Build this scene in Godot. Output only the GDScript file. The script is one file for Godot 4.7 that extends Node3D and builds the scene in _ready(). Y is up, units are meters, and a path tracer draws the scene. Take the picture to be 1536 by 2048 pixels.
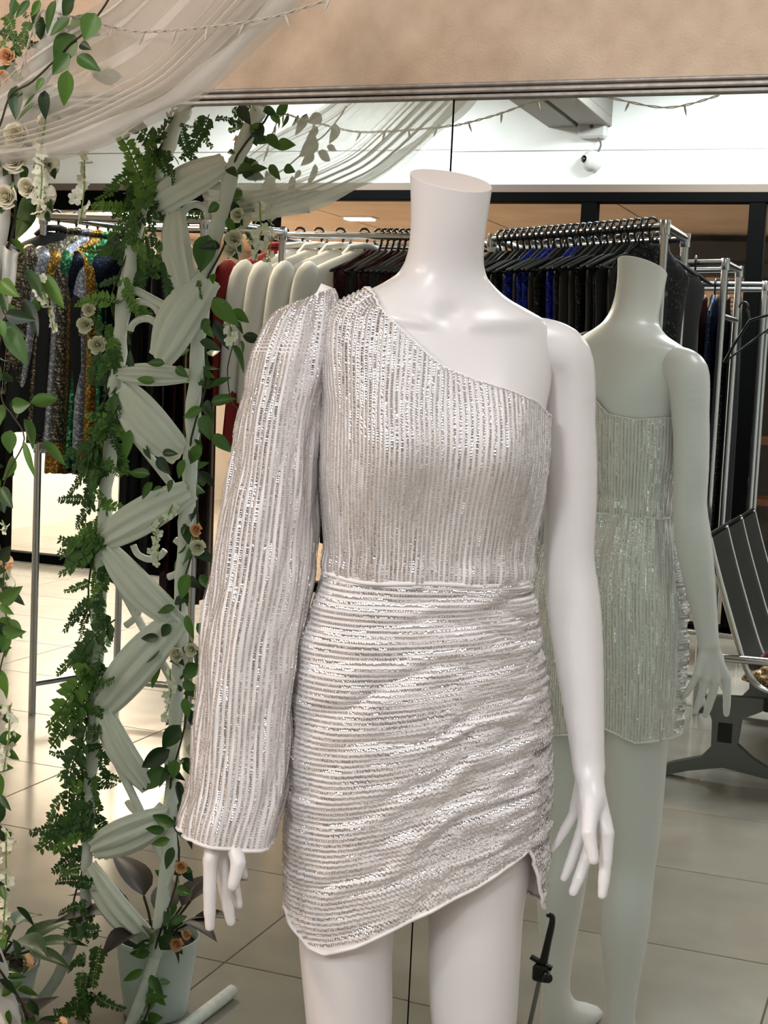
extends Node3D
# A mannequin in a white sequin dress in front of a mirror wall, beside a flower arch; the shop behind the camera shows in the mirror.
# The mirror stands in the plane z = 0, the room lies on its +z side.

const RAIL_R := [-1.329,1.913,0.360, -1.349,1.869,0.360, -1.380,1.799,0.360, -1.405,1.709,0.360, -1.425,1.627,0.360, -1.441,1.545,0.360, -1.449,1.442,0.360, -1.453,1.359,0.360, -1.457,1.254,0.360, -1.459,1.159,0.360, -1.464,1.053,0.360, -1.469,0.946,0.360, -1.469,0.807,0.360, -1.474,0.676,0.360, -1.478,0.566,0.360, -1.470,0.462,0.345, -1.450,0.366,0.309, -1.442,0.270,0.273, -1.434,0.176,0.237, -1.442,0.099,0.208, -1.456,0.033,0.183, -1.460,0.014,0.175]
const RAIL_L := [-1.498,1.914,0.360, -1.527,1.862,0.360, -1.560,1.780,0.360, -1.587,1.729,0.360, -1.604,1.677,0.360, -1.624,1.562,0.360, -1.634,1.499,0.360, -1.637,1.414,0.360, -1.644,1.339,0.360, -1.649,1.254,0.360, -1.659,1.146,0.360, -1.664,1.037,0.360, -1.667,0.928,0.360, -1.671,0.817,0.360, -1.673,0.707,0.360, -1.674,0.595,0.360, -1.677,0.495,0.358, -1.653,0.386,0.317, -1.636,0.299,0.283, -1.620,0.232,0.258]
const BRACE := [-1.621,0.242,0.262, -1.629,0.172,0.235, -1.651,0.082,0.201, -1.670,-0.004,0.170]
const FOOT := [-1.360,0.020,0.443, -1.371,0.020,0.263]
const BANDS := [-1.510,1.701,0.340,-1.472,1.531,0.340,0.064, -1.429,1.564,0.340,-1.531,1.402,0.340,0.095, -1.625,1.363,0.340,-1.470,1.366,0.340,0.042, -1.622,1.324,0.340,-1.483,1.206,0.340,0.097, -1.456,1.124,0.340,-1.653,1.007,0.340,0.077, -1.644,0.981,0.340,-1.469,0.847,0.340,0.071, -1.469,0.852,0.340,-1.650,0.638,0.340,0.089, -1.648,0.636,0.340,-1.527,0.483,0.334,0.063, -1.460,0.433,0.315,-1.619,0.346,0.282,0.074, -1.619,0.302,0.265,-1.450,0.194,0.224,0.066, -1.404,1.797,0.340,-1.563,1.711,0.340,0.071]
const SCROLLS := [[-1.629,1.478,0.360,-1.627,1.491,0.360,-1.620,1.502,0.360,-1.609,1.511,0.360,-1.595,1.516,0.360,-1.580,1.516,0.360,-1.565,1.512,0.360,-1.553,1.504,0.360,-1.546,1.493,0.360], [-1.544,1.462,0.360,-1.550,1.470,0.360,-1.559,1.477,0.360,-1.570,1.481,0.360,-1.582,1.481,0.360,-1.593,1.478,0.360,-1.603,1.472,0.360,-1.610,1.464,0.360,-1.613,1.454,0.360], [-1.436,1.688,0.360,-1.437,1.699,0.360,-1.443,1.709,0.360,-1.454,1.716,0.360,-1.467,1.719,0.360,-1.479,1.716,0.360,-1.490,1.709,0.360,-1.495,1.699,0.360,-1.495,1.687,0.360], [-1.590,0.999,0.360,-1.585,0.989,0.360,-1.578,0.980,0.360,-1.567,0.975,0.360,-1.555,0.972,0.360,-1.543,0.973,0.360,-1.531,0.977,0.360,-1.521,0.984,0.360,-1.513,0.994,0.360], [-1.502,0.938,0.360,-1.488,0.944,0.360,-1.477,0.953,0.360,-1.469,0.964,0.360,-1.464,0.977,0.360,-1.465,0.989,0.360,-1.469,1.002,0.360,-1.478,1.012,0.360,-1.489,1.019,0.360], [-1.573,0.444,0.339,-1.564,0.436,0.336,-1.554,0.430,0.333,-1.541,0.426,0.332,-1.528,0.426,0.332,-1.516,0.428,0.333,-1.504,0.433,0.335,-1.496,0.441,0.337,-1.490,0.450,0.341], [-1.602,0.823,0.360,-1.587,0.835,0.360,-1.575,0.849,0.360,-1.569,0.866,0.360,-1.567,0.883,0.360,-1.570,0.899,0.360,-1.578,0.914,0.360,-1.590,0.927,0.360,-1.606,0.936,0.360]]
const DRAPE_LO := [-1.459,1.683,0.400, -1.403,1.686,0.400, -1.311,1.695,0.400, -1.223,1.717,0.400, -1.137,1.751,0.400, -1.071,1.780,0.400, -1.014,1.821,0.400, -0.960,1.867,0.400, -0.906,1.915,0.400, -0.855,1.975,0.400]
const DRAPE_UP := [-1.462,1.776,0.400, -1.406,1.805,0.400, -1.352,1.845,0.400, -1.299,1.877,0.400, -1.238,1.905,0.400, -1.195,1.928,0.400, -1.153,1.959,0.400, -1.104,1.996,0.400, -1.048,2.035,0.400, -0.985,2.087,0.400]
const BRANCH := [-1.386,1.701,0.450, -1.367,1.742,0.450, -1.350,1.783,0.450, -1.315,1.800,0.450, -1.282,1.825,0.450, -1.266,1.838,0.450, -1.248,1.855,0.450, -1.229,1.866,0.450, -1.212,1.882,0.450, -1.188,1.910,0.450, -1.177,1.929,0.450]
const BRANCH_LOW := [-1.412,1.508,0.400, -1.392,1.461,0.400, -1.387,1.446,0.400, -1.400,1.382,0.400, -1.389,1.319,0.400, -1.370,1.297,0.400, -1.346,1.258,0.400, -1.380,1.193,0.400, -1.392,1.111,0.400, -1.379,1.056,0.400, -1.380,0.999,0.400, -1.366,0.950,0.400, -1.380,0.893,0.400, -1.390,0.835,0.400]
const STRING := [-1.349,1.817,0.430, -1.330,1.875,0.430, -1.311,1.910,0.430, -1.271,1.902,0.430, -1.218,1.889,0.430, -1.150,1.874,0.430, -1.083,1.873,0.430, -1.017,1.876,0.430, -0.938,1.883,0.430, -0.854,1.902,0.430, -0.765,1.928,0.430, -0.664,1.936,0.430, -0.523,1.910,0.430, -0.424,1.930,0.430]
const LEAVES := [-1.241,1.868,0.447,-1.275,1.826,0.452,0.750, -1.248,1.840,0.451,-1.274,1.809,0.457,0.700, -1.245,1.815,0.459,-1.255,1.763,0.452,0.520, -1.347,1.799,0.440,-1.341,1.747,0.452,0.460, -1.291,1.789,0.448,-1.293,1.746,0.445,0.500, -1.293,1.767,0.470,-1.326,1.741,0.473,0.250, -1.281,1.803,0.465,-1.295,1.784,0.468,0.600, -1.268,1.917,0.459,-1.290,1.870,0.455,0.420, -1.243,1.890,0.459,-1.271,1.864,0.471,0.500, -1.202,1.896,0.456,-1.214,1.855,0.465,0.800, -1.236,1.915,0.460,-1.262,1.896,0.454,0.900, -1.222,1.851,0.463,-1.201,1.842,0.468,0.700, -1.236,1.837,0.449,-1.200,1.817,0.442,0.600, -1.291,1.916,0.466,-1.304,1.892,0.469,0.500, -1.312,1.918,0.462,-1.329,1.890,0.474,0.400, -1.338,1.920,0.461,-1.335,1.889,0.475,0.400, -1.397,1.506,0.402,-1.357,1.483,0.412,0.600, -1.395,1.488,0.403,-1.372,1.459,0.417,0.500, -1.376,1.454,0.416,-1.325,1.447,0.411,0.500, -1.389,1.434,0.394,-1.350,1.377,0.391,0.480, -1.383,1.445,0.419,-1.373,1.417,0.421,0.600, -1.364,1.311,0.409,-1.332,1.316,0.408,0.900, -1.368,1.273,0.405,-1.370,1.235,0.406,0.750, -1.346,1.257,0.401,-1.322,1.199,0.406,0.250, -1.384,1.181,0.408,-1.353,1.152,0.420,0.600, -1.379,1.065,0.410,-1.353,1.089,0.424,0.700, -1.372,0.998,0.416,-1.326,1.028,0.430,0.500, -1.377,0.994,0.410,-1.355,0.978,0.406,0.600, -1.368,0.952,0.416,-1.318,0.957,0.430,0.500, -1.354,0.949,0.417,-1.365,0.918,0.422,0.550, -1.373,0.880,0.411,-1.363,0.846,0.408,0.500, -1.366,0.685,0.415,-1.342,0.663,0.420,0.400, -1.376,0.629,0.399,-1.366,0.595,0.392,0.600, -1.361,0.536,0.416,-1.341,0.519,0.430,0.500, -1.376,0.458,0.393,-1.359,0.423,0.403,0.500]
const LEAVES_R := [-1.411,1.653,0.316,-1.426,1.577,0.311,0.700, -1.383,1.712,0.306,-1.408,1.697,0.301,0.900, -1.395,1.523,0.312,-1.332,1.472,0.307,0.450, -1.402,1.529,0.331,-1.363,1.484,0.326,0.500, -1.400,1.483,0.335,-1.366,1.423,0.330,0.400, -1.394,1.482,0.302,-1.413,1.461,0.297,0.800, -1.450,1.420,0.325,-1.468,1.407,0.320,0.500, -1.494,1.389,0.302,-1.536,1.390,0.297,0.450, -1.483,1.383,0.329,-1.452,1.363,0.324,0.600, -1.523,1.350,0.313,-1.565,1.356,0.308,0.500, -1.590,1.373,0.335,-1.597,1.414,0.330,0.500, -1.413,1.319,0.339,-1.406,1.288,0.334,0.700, -1.391,1.315,0.320,-1.338,1.326,0.315,0.500, -1.424,1.300,0.340,-1.469,1.279,0.335,0.500, -1.409,1.288,0.312,-1.387,1.238,0.307,0.600, -1.380,1.249,0.303,-1.330,1.217,0.298,0.500, -1.419,1.226,0.324,-1.438,1.183,0.319,0.600, -1.493,1.206,0.301,-1.455,1.206,0.296,0.500, -1.508,1.195,0.308,-1.475,1.161,0.303,0.600, -1.529,1.157,0.316,-1.581,1.159,0.311,0.500, -1.453,1.193,0.324,-1.466,1.152,0.319,0.600, -1.470,1.151,0.306,-1.478,1.124,0.301,0.600, -1.515,1.143,0.302,-1.538,1.105,0.297,0.500, -1.509,1.131,0.335,-1.538,1.105,0.330,0.600, -1.428,1.189,0.313,-1.438,1.215,0.308,0.400, -1.427,1.005,0.338,-1.379,0.984,0.333,0.500, -1.414,0.954,0.336,-1.385,0.926,0.331,0.600, -1.427,0.955,0.315,-1.448,0.901,0.310,0.700, -1.433,0.923,0.318,-1.432,0.886,0.313,0.500, -1.462,0.882,0.321,-1.504,0.868,0.316,0.500, -1.438,0.868,0.326,-1.418,0.818,0.321,0.400, -1.474,0.844,0.324,-1.492,0.816,0.319,0.800, -1.499,0.814,0.322,-1.542,0.808,0.317,0.500, -1.497,0.788,0.325,-1.551,0.752,0.320,0.450, -1.506,0.763,0.338,-1.520,0.697,0.333,0.350, -1.439,0.742,0.320,-1.393,0.758,0.315,0.600, -1.437,0.726,0.317,-1.398,0.716,0.312,0.600, -1.436,0.692,0.329,-1.425,0.646,0.324,0.500, -1.435,0.637,0.310,-1.475,0.579,0.305,0.600, -1.458,0.580,0.312,-1.528,0.531,0.307,0.500, -1.477,0.528,0.339,-1.541,0.478,0.326,0.550, -1.450,0.558,0.321,-1.452,0.515,0.316,0.700, -1.430,0.427,0.294,-1.490,0.438,0.293,0.500, -1.441,0.421,0.271,-1.487,0.416,0.264,0.500, -1.432,0.399,0.278,-1.473,0.385,0.268,0.500, -1.426,0.384,0.279,-1.430,0.341,0.258,0.500, -1.423,0.443,0.279,-1.394,0.410,0.262,0.400, -1.429,0.183,0.204,-1.476,0.172,0.195,0.500, -1.438,0.149,0.192,-1.477,0.120,0.176,0.400, -1.408,0.152,0.170,-1.381,0.122,0.154,0.500, -1.625,1.319,0.325,-1.626,1.277,0.320,0.500, -1.582,1.248,0.319,-1.589,1.184,0.314,0.400, -1.550,1.218,0.327,-1.534,1.187,0.322,0.500, -1.351,1.910,0.314,-1.324,1.870,0.309,0.600, -1.294,1.853,0.328,-1.263,1.823,0.323,0.600, -1.272,1.833,0.330,-1.231,1.832,0.325,0.700, -1.273,1.790,0.301,-1.247,1.760,0.296,0.500, -1.241,1.785,0.302,-1.216,1.775,0.297,0.800]
const ROSES := [-1.374,1.730,0.400,0.024,0.000, -1.378,1.697,0.400,0.024,0.000, -1.352,1.652,0.400,0.017,0.000, -1.391,1.638,0.400,0.020,0.000, -1.395,1.853,0.400,0.014,1.000, -1.401,1.823,0.400,0.010,1.000]
const ROSES_R := [-1.361,1.647,0.330,0.020,0.000, -1.355,1.695,0.330,0.016,0.000, -1.367,1.625,0.330,0.016,0.000, -1.706,1.463,0.330,0.019,0.000, -1.674,1.422,0.330,0.021,0.000, -1.697,1.495,0.330,0.015,0.000, -1.419,1.012,0.330,0.018,0.000, -1.424,1.048,0.330,0.015,1.000, -1.461,0.780,0.330,0.019,0.000, -1.426,0.795,0.330,0.016,0.000, -1.414,0.582,0.330,0.018,0.000, -1.401,0.347,0.272,0.015,1.000, -1.377,0.204,0.218,0.016,1.000, -1.359,0.226,0.226,0.012,1.000]
const BLOSSOMS := [-1.315,1.790,0.410,-1.321,1.707,0.410, -1.321,1.707,0.410,-1.322,1.608,0.410, -1.377,1.129,0.410,-1.371,1.110,0.410, -1.354,0.833,0.410,-1.363,0.725,0.410, -1.356,0.627,0.410,-1.358,0.442,0.410]
const BLOSSOMS_R := [-1.301,1.719,0.320,-1.305,1.605,0.320, -1.522,1.052,0.320,-1.507,0.968,0.320, -1.469,0.749,0.320,-1.477,0.640,0.320, -1.476,1.097,0.320,-1.515,1.042,0.320, -1.383,1.523,0.320,-1.350,1.434,0.320]
const FRONDS := [-1.537,1.816,0.343,-1.608,1.827,0.369, -1.517,1.823,0.317,-1.480,1.761,0.302, -1.542,1.815,0.320,-1.561,1.732,0.327, -1.541,1.857,0.322,-1.567,1.767,0.302, -1.560,1.846,0.358,-1.675,1.898,0.386, -1.560,1.799,0.333,-1.611,1.754,0.352, -1.565,1.736,0.344,-1.657,1.712,0.333, -1.556,1.757,0.338,-1.630,1.742,0.341, -1.591,1.751,0.377,-1.583,1.693,0.359, -1.543,1.715,0.328,-1.556,1.625,0.325, -1.541,1.739,0.316,-1.594,1.660,0.307, -1.544,1.740,0.331,-1.523,1.665,0.349, -1.596,1.675,0.379,-1.596,1.626,0.381, -1.576,1.676,0.314,-1.617,1.615,0.339, -1.562,1.694,0.319,-1.624,1.635,0.343, -1.595,1.683,0.342,-1.684,1.674,0.372, -1.559,1.653,0.329,-1.537,1.593,0.327, -1.607,1.644,0.345,-1.537,1.587,0.335, -1.616,1.633,0.364,-1.576,1.555,0.376, -1.614,1.593,0.364,-1.698,1.626,0.375, -1.593,1.619,0.364,-1.514,1.584,0.354, -1.616,1.622,0.355,-1.700,1.635,0.369, -1.627,1.568,0.346,-1.578,1.481,0.348, -1.589,1.623,0.357,-1.581,1.572,0.352, -1.638,1.503,0.371,-1.636,1.426,0.357, -1.674,1.464,0.358,-1.622,1.432,0.366, -1.647,1.564,0.378,-1.707,1.552,0.377, -1.633,1.511,0.327,-1.736,1.532,0.351, -1.631,1.565,0.348,-1.627,1.485,0.376, -1.669,1.514,0.377,-1.639,1.445,0.396, -1.627,1.423,0.337,-1.636,1.369,0.335, -1.669,1.455,0.350,-1.725,1.484,0.357, -1.644,1.444,0.345,-1.644,1.345,0.343, -1.667,1.391,0.379,-1.718,1.347,0.378, -1.633,1.416,0.312,-1.613,1.366,0.321, -1.651,1.384,0.347,-1.677,1.346,0.334, -1.629,1.288,0.330,-1.643,1.202,0.330, -1.641,1.269,0.330,-1.712,1.260,0.342, -1.640,1.323,0.351,-1.644,1.238,0.324, -1.654,1.338,0.364,-1.706,1.351,0.360, -1.635,1.314,0.343,-1.601,1.229,0.354, -1.641,1.303,0.365,-1.698,1.288,0.369, -1.659,1.230,0.345,-1.721,1.177,0.335, -1.631,1.259,0.316,-1.677,1.228,0.290, -1.649,1.207,0.313,-1.742,1.152,0.334, -1.644,1.250,0.341,-1.687,1.178,0.322, -1.635,1.271,0.337,-1.660,1.232,0.311, -1.641,1.266,0.332,-1.592,1.214,0.338, -1.643,1.161,0.350,-1.723,1.168,0.360, -1.630,1.177,0.328,-1.691,1.110,0.343, -1.661,1.162,0.319,-1.656,1.097,0.290, -1.653,1.181,0.337,-1.729,1.151,0.335, -1.662,1.118,0.321,-1.642,1.077,0.348, -1.681,1.148,0.359,-1.743,1.165,0.352, -1.681,1.030,0.361,-1.675,0.961,0.352, -1.657,1.078,0.350,-1.678,0.996,0.365, -1.698,1.085,0.376,-1.758,1.020,0.385, -1.662,1.088,0.342,-1.583,1.066,0.324, -1.671,1.050,0.329,-1.656,0.991,0.309, -1.664,1.090,0.332,-1.749,1.093,0.306, -1.655,1.020,0.330,-1.746,0.970,0.341, -1.685,0.960,0.353,-1.800,0.944,0.378, -1.666,0.964,0.360,-1.679,0.879,0.340, -1.645,0.997,0.329,-1.741,1.015,0.327, -1.656,0.991,0.346,-1.769,0.979,0.337, -1.690,1.006,0.358,-1.696,0.930,0.366, -1.670,0.892,0.371,-1.687,0.802,0.398, -1.649,0.913,0.332,-1.662,0.868,0.308, -1.641,0.884,0.335,-1.673,0.816,0.330, -1.665,0.871,0.341,-1.751,0.845,0.361, -1.679,0.914,0.338,-1.728,0.881,0.316, -1.658,0.881,0.329,-1.632,0.801,0.329, -1.668,0.808,0.364,-1.660,0.756,0.357, -1.698,0.764,0.367,-1.766,0.704,0.377, -1.651,0.744,0.349,-1.698,0.661,0.339, -1.694,0.806,0.363,-1.712,0.753,0.367, -1.709,0.839,0.377,-1.704,0.781,0.348, -1.695,0.790,0.368,-1.741,0.707,0.381, -1.671,0.738,0.366,-1.746,0.670,0.343, -1.648,0.716,0.357,-1.644,0.669,0.336, -1.642,0.721,0.314,-1.712,0.652,0.342, -1.646,0.746,0.329,-1.649,0.689,0.311, -1.681,0.682,0.367,-1.746,0.593,0.377, -1.682,0.661,0.344,-1.700,0.575,0.317, -1.680,0.634,0.343,-1.714,0.544,0.342, -1.689,0.610,0.353,-1.796,0.610,0.372, -1.663,0.648,0.359,-1.618,0.587,0.353, -1.663,0.554,0.366,-1.604,0.499,0.357, -1.668,0.598,0.364,-1.697,0.546,0.371, -1.626,0.592,0.315,-1.737,0.585,0.330, -1.647,0.500,0.346,-1.597,0.468,0.358, -1.639,0.550,0.336,-1.614,0.468,0.339, -1.689,0.509,0.358,-1.694,0.456,0.345, -1.684,0.487,0.361,-1.712,0.419,0.310, -1.687,0.481,0.342,-1.742,0.443,0.348, -1.646,0.497,0.326,-1.625,0.426,0.294, -1.649,0.477,0.341,-1.654,0.425,0.327, -1.658,0.470,0.304,-1.751,0.464,0.329, -1.680,0.468,0.363,-1.683,0.397,0.319, -1.624,0.435,0.293,-1.711,0.419,0.277, -1.658,0.444,0.345,-1.613,0.364,0.327, -1.618,0.414,0.291,-1.705,0.380,0.268, -1.625,0.381,0.297,-1.712,0.356,0.258, -1.632,0.323,0.309,-1.731,0.316,0.281, -1.638,0.341,0.302,-1.716,0.288,0.264, -1.661,0.362,0.298,-1.759,0.371,0.289, -1.620,0.381,0.284,-1.744,0.374,0.294, -1.621,0.394,0.297,-1.596,0.321,0.295, -1.648,0.301,0.291,-1.692,0.294,0.260, -1.615,0.265,0.289,-1.678,0.250,0.280, -1.628,0.297,0.244,-1.693,0.299,0.261, -1.585,0.291,0.233,-1.662,0.308,0.211, -1.634,0.245,0.283,-1.610,0.183,0.275, -1.619,0.252,0.242,-1.594,0.212,0.220, -1.605,0.243,0.224,-1.663,0.231,0.217, -1.620,0.226,0.264,-1.676,0.186,0.276, -1.594,0.216,0.215,-1.577,0.175,0.195, -1.606,0.220,0.272,-1.653,0.156,0.260, -1.623,0.235,0.248,-1.628,0.151,0.212, -1.548,0.205,0.207,-1.642,0.189,0.200, -1.576,0.123,0.183,-1.563,0.055,0.146, -1.572,0.113,0.194,-1.545,0.058,0.149, -1.572,0.156,0.246,-1.590,0.057,0.238, -1.573,0.152,0.193,-1.622,0.122,0.188, -1.566,0.167,0.208,-1.554,0.120,0.190, -1.594,0.122,0.228,-1.648,0.109,0.216, -1.557,0.070,0.205,-1.596,0.020,0.193, -1.569,0.067,0.209,-1.595,-0.029,0.204, -1.536,0.066,0.148,-1.542,0.016,0.149, -1.545,0.076,0.186,-1.478,0.048,0.172, -1.538,0.071,0.150,-1.613,0.022,0.144, -1.550,0.086,0.172,-1.611,0.036,0.147, -1.557,1.705,0.330,-1.599,1.878,0.330, -1.567,1.796,0.330,-1.607,1.827,0.330, -1.561,1.796,0.330,-1.512,1.912,0.330, -1.538,1.826,0.330,-1.512,1.745,0.330, -1.426,1.895,0.330,-1.467,1.796,0.330, -1.611,1.704,0.330,-1.702,1.719,0.330, -1.435,1.563,0.330,-1.439,1.523,0.330, -1.414,1.885,0.330,-1.369,1.889,0.330, -1.459,1.886,0.330,-1.423,1.825,0.330, -1.494,1.876,0.330,-1.464,1.866,0.330, -1.657,0.736,0.330,-1.766,0.556,0.330, -1.668,0.669,0.330,-1.778,0.538,0.330, -1.677,0.568,0.330,-1.736,0.422,0.300, -1.647,0.444,0.309,-1.718,0.314,0.259, -1.611,0.839,0.330,-1.733,0.727,0.330, -1.667,1.028,0.330,-1.747,0.989,0.330, -1.666,0.985,0.330,-1.754,0.907,0.330, -1.659,1.168,0.330,-1.700,1.080,0.330, -1.643,1.244,0.330,-1.727,1.153,0.330, -1.518,1.603,0.330,-1.492,1.521,0.330, -1.543,1.623,0.330,-1.473,1.654,0.330]
const FRONDS_D := [-1.407,1.918,0.390,-1.367,1.876,0.400, -1.416,1.895,0.390,-1.371,1.869,0.400, -1.361,1.908,0.390,-1.371,1.857,0.400, -1.347,1.923,0.390,-1.335,1.890,0.400, -1.415,1.872,0.390,-1.380,1.880,0.400, -1.398,1.940,0.390,-1.359,1.913,0.400]

var rng := RandomNumberGenerator.new()
var used := {}
var M := {}

# ---------------------------------------------------------------- geometry helper
class G:
	var v := PackedVector3Array()
	var ix := PackedInt32Array()
	var flat := false
	func quad(a: int, b: int, c: int, d: int) -> void:
		ix.append_array([a, b, c, a, c, d])
	func face(p: Array) -> void:
		var s := v.size()
		for q in p: v.append(q)
		for k in range(1, p.size() - 1): ix.append_array([s, s + k, s + k + 1])
	func grid(pts: PackedVector3Array, nc: int, nr: int, wrap := false) -> void:
		var s := v.size()
		v.append_array(pts)
		for r in nr - 1:
			for c in (nc if wrap else nc - 1):
				var c2 := (c + 1) % nc
				quad(s + r * nc + c, s + r * nc + c2, s + (r + 1) * nc + c2, s + (r + 1) * nc + c)
	func box(c: Vector3, s: Vector3, bev := 0.002, b := Basis()) -> void:
		flat = true
		var h := s / 2
		var e: float = min(bev, min(h.x, min(h.y, h.z)) * 0.9)
		var P := func(x, y, z, ax) -> Vector3:
			var q := Vector3(x * h.x, y * h.y, z * h.z)
			for k in 3:
				if k != ax: q[k] -= signf(q[k]) * e
			return c + b * q
		for ax in 3:
			for sg in [-1, 1]:
				var u := (ax + 1) % 3
				var w := (ax + 2) % 3
				var L := []
				for t in [[-1, -1], [1, -1], [1, 1], [-1, 1]]:
					var q := Vector3()
					q[ax] = sg
					q[u] = t[0]
					q[w] = t[1]
					L.append(P.call(q.x, q.y, q.z, ax))
				face(L)
			# edges along ax
			for s1 in [-1, 1]:
				for s2 in [-1, 1]:
					var u2 := (ax + 1) % 3
					var w2 := (ax + 2) % 3
					var a := Vector3()
					a[ax] = -1
					a[u2] = s1
					a[w2] = s2
					var d := a
					d[ax] = 1
					face([P.call(a.x, a.y, a.z, u2), P.call(d.x, d.y, d.z, u2), P.call(d.x, d.y, d.z, w2), P.call(a.x, a.y, a.z, w2)])
		for x in [-1, 1]:
			for y in [-1, 1]:
				for z in [-1, 1]:
					face([P.call(x, y, z, 0), P.call(x, y, z, 1), P.call(x, y, z, 2)])
	func tube(path: Array, r, sides := 8, squash := 1.0, up := Vector3(0, 0, 1), caps := true) -> void:
		var n := path.size()
		var pts := PackedVector3Array()
		for k in n:
			var d: Vector3 = (path[min(k + 1, n - 1)] - path[max(k - 1, 0)]).normalized()
			var a := up - d * up.dot(d)
			if a.length() < 0.1:
				a = Vector3.RIGHT - d * d.x
				if a.length() < 0.1: a = Vector3.UP - d * d.y
			a = a.normalized()
			var b := d.cross(a)
			var rr: float = r[k] if r is Array else r
			for j in sides:
				var t := TAU * j / sides
				pts.append(path[k] + a * (cos(t) * rr * squash) + b * (sin(t) * rr))
		var s := v.size()
		grid(pts, sides, n, true)
		if caps:
			for e in [0, n - 1]:
				var c := v.size()
				v.append(path[e])
				for j in sides:
					var j2 := (j + 1) % sides
					if e == 0: ix.append_array([c, s + e * sides + j2, s + e * sides + j])
					else: ix.append_array([c, s + e * sides + j, s + e * sides + j2])
	func lathe(prof: Array, sides := 24, c := Vector3.ZERO) -> void:
		var pts := PackedVector3Array()
		for p in prof:
			for j in sides:
				var t := TAU * j / sides
				pts.append(c + Vector3(cos(t) * p.x, p.y, sin(t) * p.x))
		grid(pts, sides, prof.size(), true)
	func normals() -> PackedVector3Array:
		var n := PackedVector3Array()
		n.resize(v.size())
		for k in range(0, ix.size(), 3):
			var a := v[ix[k]]
			var m := (v[ix[k + 2]] - a).cross(v[ix[k + 1]] - a)
			n[ix[k]] += m
			n[ix[k + 1]] += m
			n[ix[k + 2]] += m
		for k in n.size(): n[k] = n[k].normalized() if n[k].length_squared() > 1e-24 else Vector3.UP
		return n
	func mesh(uv = null) -> ArrayMesh:
		if flat:
			var w := PackedVector3Array()
			for k in ix: w.append(v[k])
			v = w
			ix = PackedInt32Array(range(w.size()))
		var A := []
		A.resize(Mesh.ARRAY_MAX)
		A[Mesh.ARRAY_VERTEX] = v
		A[Mesh.ARRAY_NORMAL] = normals()
		A[Mesh.ARRAY_INDEX] = ix
		if uv != null: A[Mesh.ARRAY_TEX_UV] = uv
		var m := ArrayMesh.new()
		m.add_surface_from_arrays(Mesh.PRIMITIVE_TRIANGLES, A)
		return m

# ---------------------------------------------------------------- scene helpers
func numbered(called: String) -> String:
	used[called] = used.get(called, -1) + 1
	return called if used[called] == 0 else "%s_%03d" % [called, used[called]]
func obj(called: String, m: Mesh, material: Material, parent: Node3D = self) -> MeshInstance3D:
	var o := MeshInstance3D.new()
	o.name = numbered(called) if parent == self else called
	o.mesh = m
	o.material_override = material
	parent.add_child(o, true)
	return o
func tag(o: Node3D, label: String, category: String, group := "", kind := "") -> Node3D:
	if label: o.set_meta("label", label)
	if category: o.set_meta("category", category)
	if group: o.set_meta("group", group)
	if kind: o.set_meta("kind", kind)
	return o
func thing(called: String, label: String, category: String, at := Vector3.ZERO, turn := 0.0, group := "") -> Node3D:
	var o := Node3D.new()
	o.name = numbered(called)
	add_child(o)
	o.position = at
	o.rotation.y = turn
	return tag(o, label, category, group)
func struct(called: String, m: Mesh, material: Material, label := "", category := "") -> MeshInstance3D:
	var o := obj(called, m, material)
	tag(o, label, category, "", "structure")
	return o
func copy(o: Node3D, at: Vector3, turn: float, label: String, group: String) -> Node3D:
	var c: Node3D = o.duplicate()
	c.name = numbered(String(o.name).rstrip("0123456789").trim_suffix("_"))
	add_child(c)
	c.position = at
	c.rotation = Vector3(0, turn, 0)
	tag(c, label, o.get_meta("category"), group)
	return c
func boxm(c: Vector3, s: Vector3, bev := 0.002) -> ArrayMesh:
	var g := G.new()
	g.box(c, s, bev)
	return g.mesh()
func tubem(path: Array, r, sides := 10, squash := 1.0, up := Vector3(0, 0, 1)) -> ArrayMesh:
	var g := G.new()
	g.tube(path, r, sides, squash, up)
	return g.mesh()
func v3(a: Array, k := 0) -> Vector3:
	return Vector3(a[k], a[k + 1], a[k + 2])
func path3(a: Array) -> Array:
	var p := []
	for k in range(0, a.size(), 3): p.append(v3(a, k))
	return p
func curve(p: Array, n: int) -> Array:
	var out := []
	for k in n:
		var t := float(k) / (n - 1) * (p.size() - 1)
		var i: int = min(int(t), p.size() - 2)
		var q0: Vector3 = p[max(i - 1, 0)]
		var q3: Vector3 = p[min(i + 2, p.size() - 1)]
		out.append(p[i].cubic_interpolate(p[i + 1], q0, q3, t - i))
	return out
func lut(T: Array, x: float) -> float:
	# piecewise linear table [[x, y], ...] with x rising
	if x <= T[0][0]: return T[0][1]
	for k in range(1, T.size()):
		if x <= T[k][0]: return lerpf(T[k - 1][1], T[k][1], (x - T[k - 1][0]) / (T[k][0] - T[k - 1][0]))
	return T[-1][1]
func slut(T: Array, x: float, col: int) -> float:
	# smooth table, x falling or rising in column 0
	var n := T.size()
	var up: bool = T[n - 1][0] > T[0][0]
	var i := 0
	while i < n - 2 and ((x > T[i + 1][0]) if up else (x < T[i + 1][0])): i += 1
	var t: float = clampf((x - T[i][0]) / (T[i + 1][0] - T[i][0]), 0, 1)
	return cubic_interpolate(T[i][col], T[i + 1][col], T[max(i - 1, 0)][col], T[min(i + 2, n - 1)][col], t)

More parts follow.
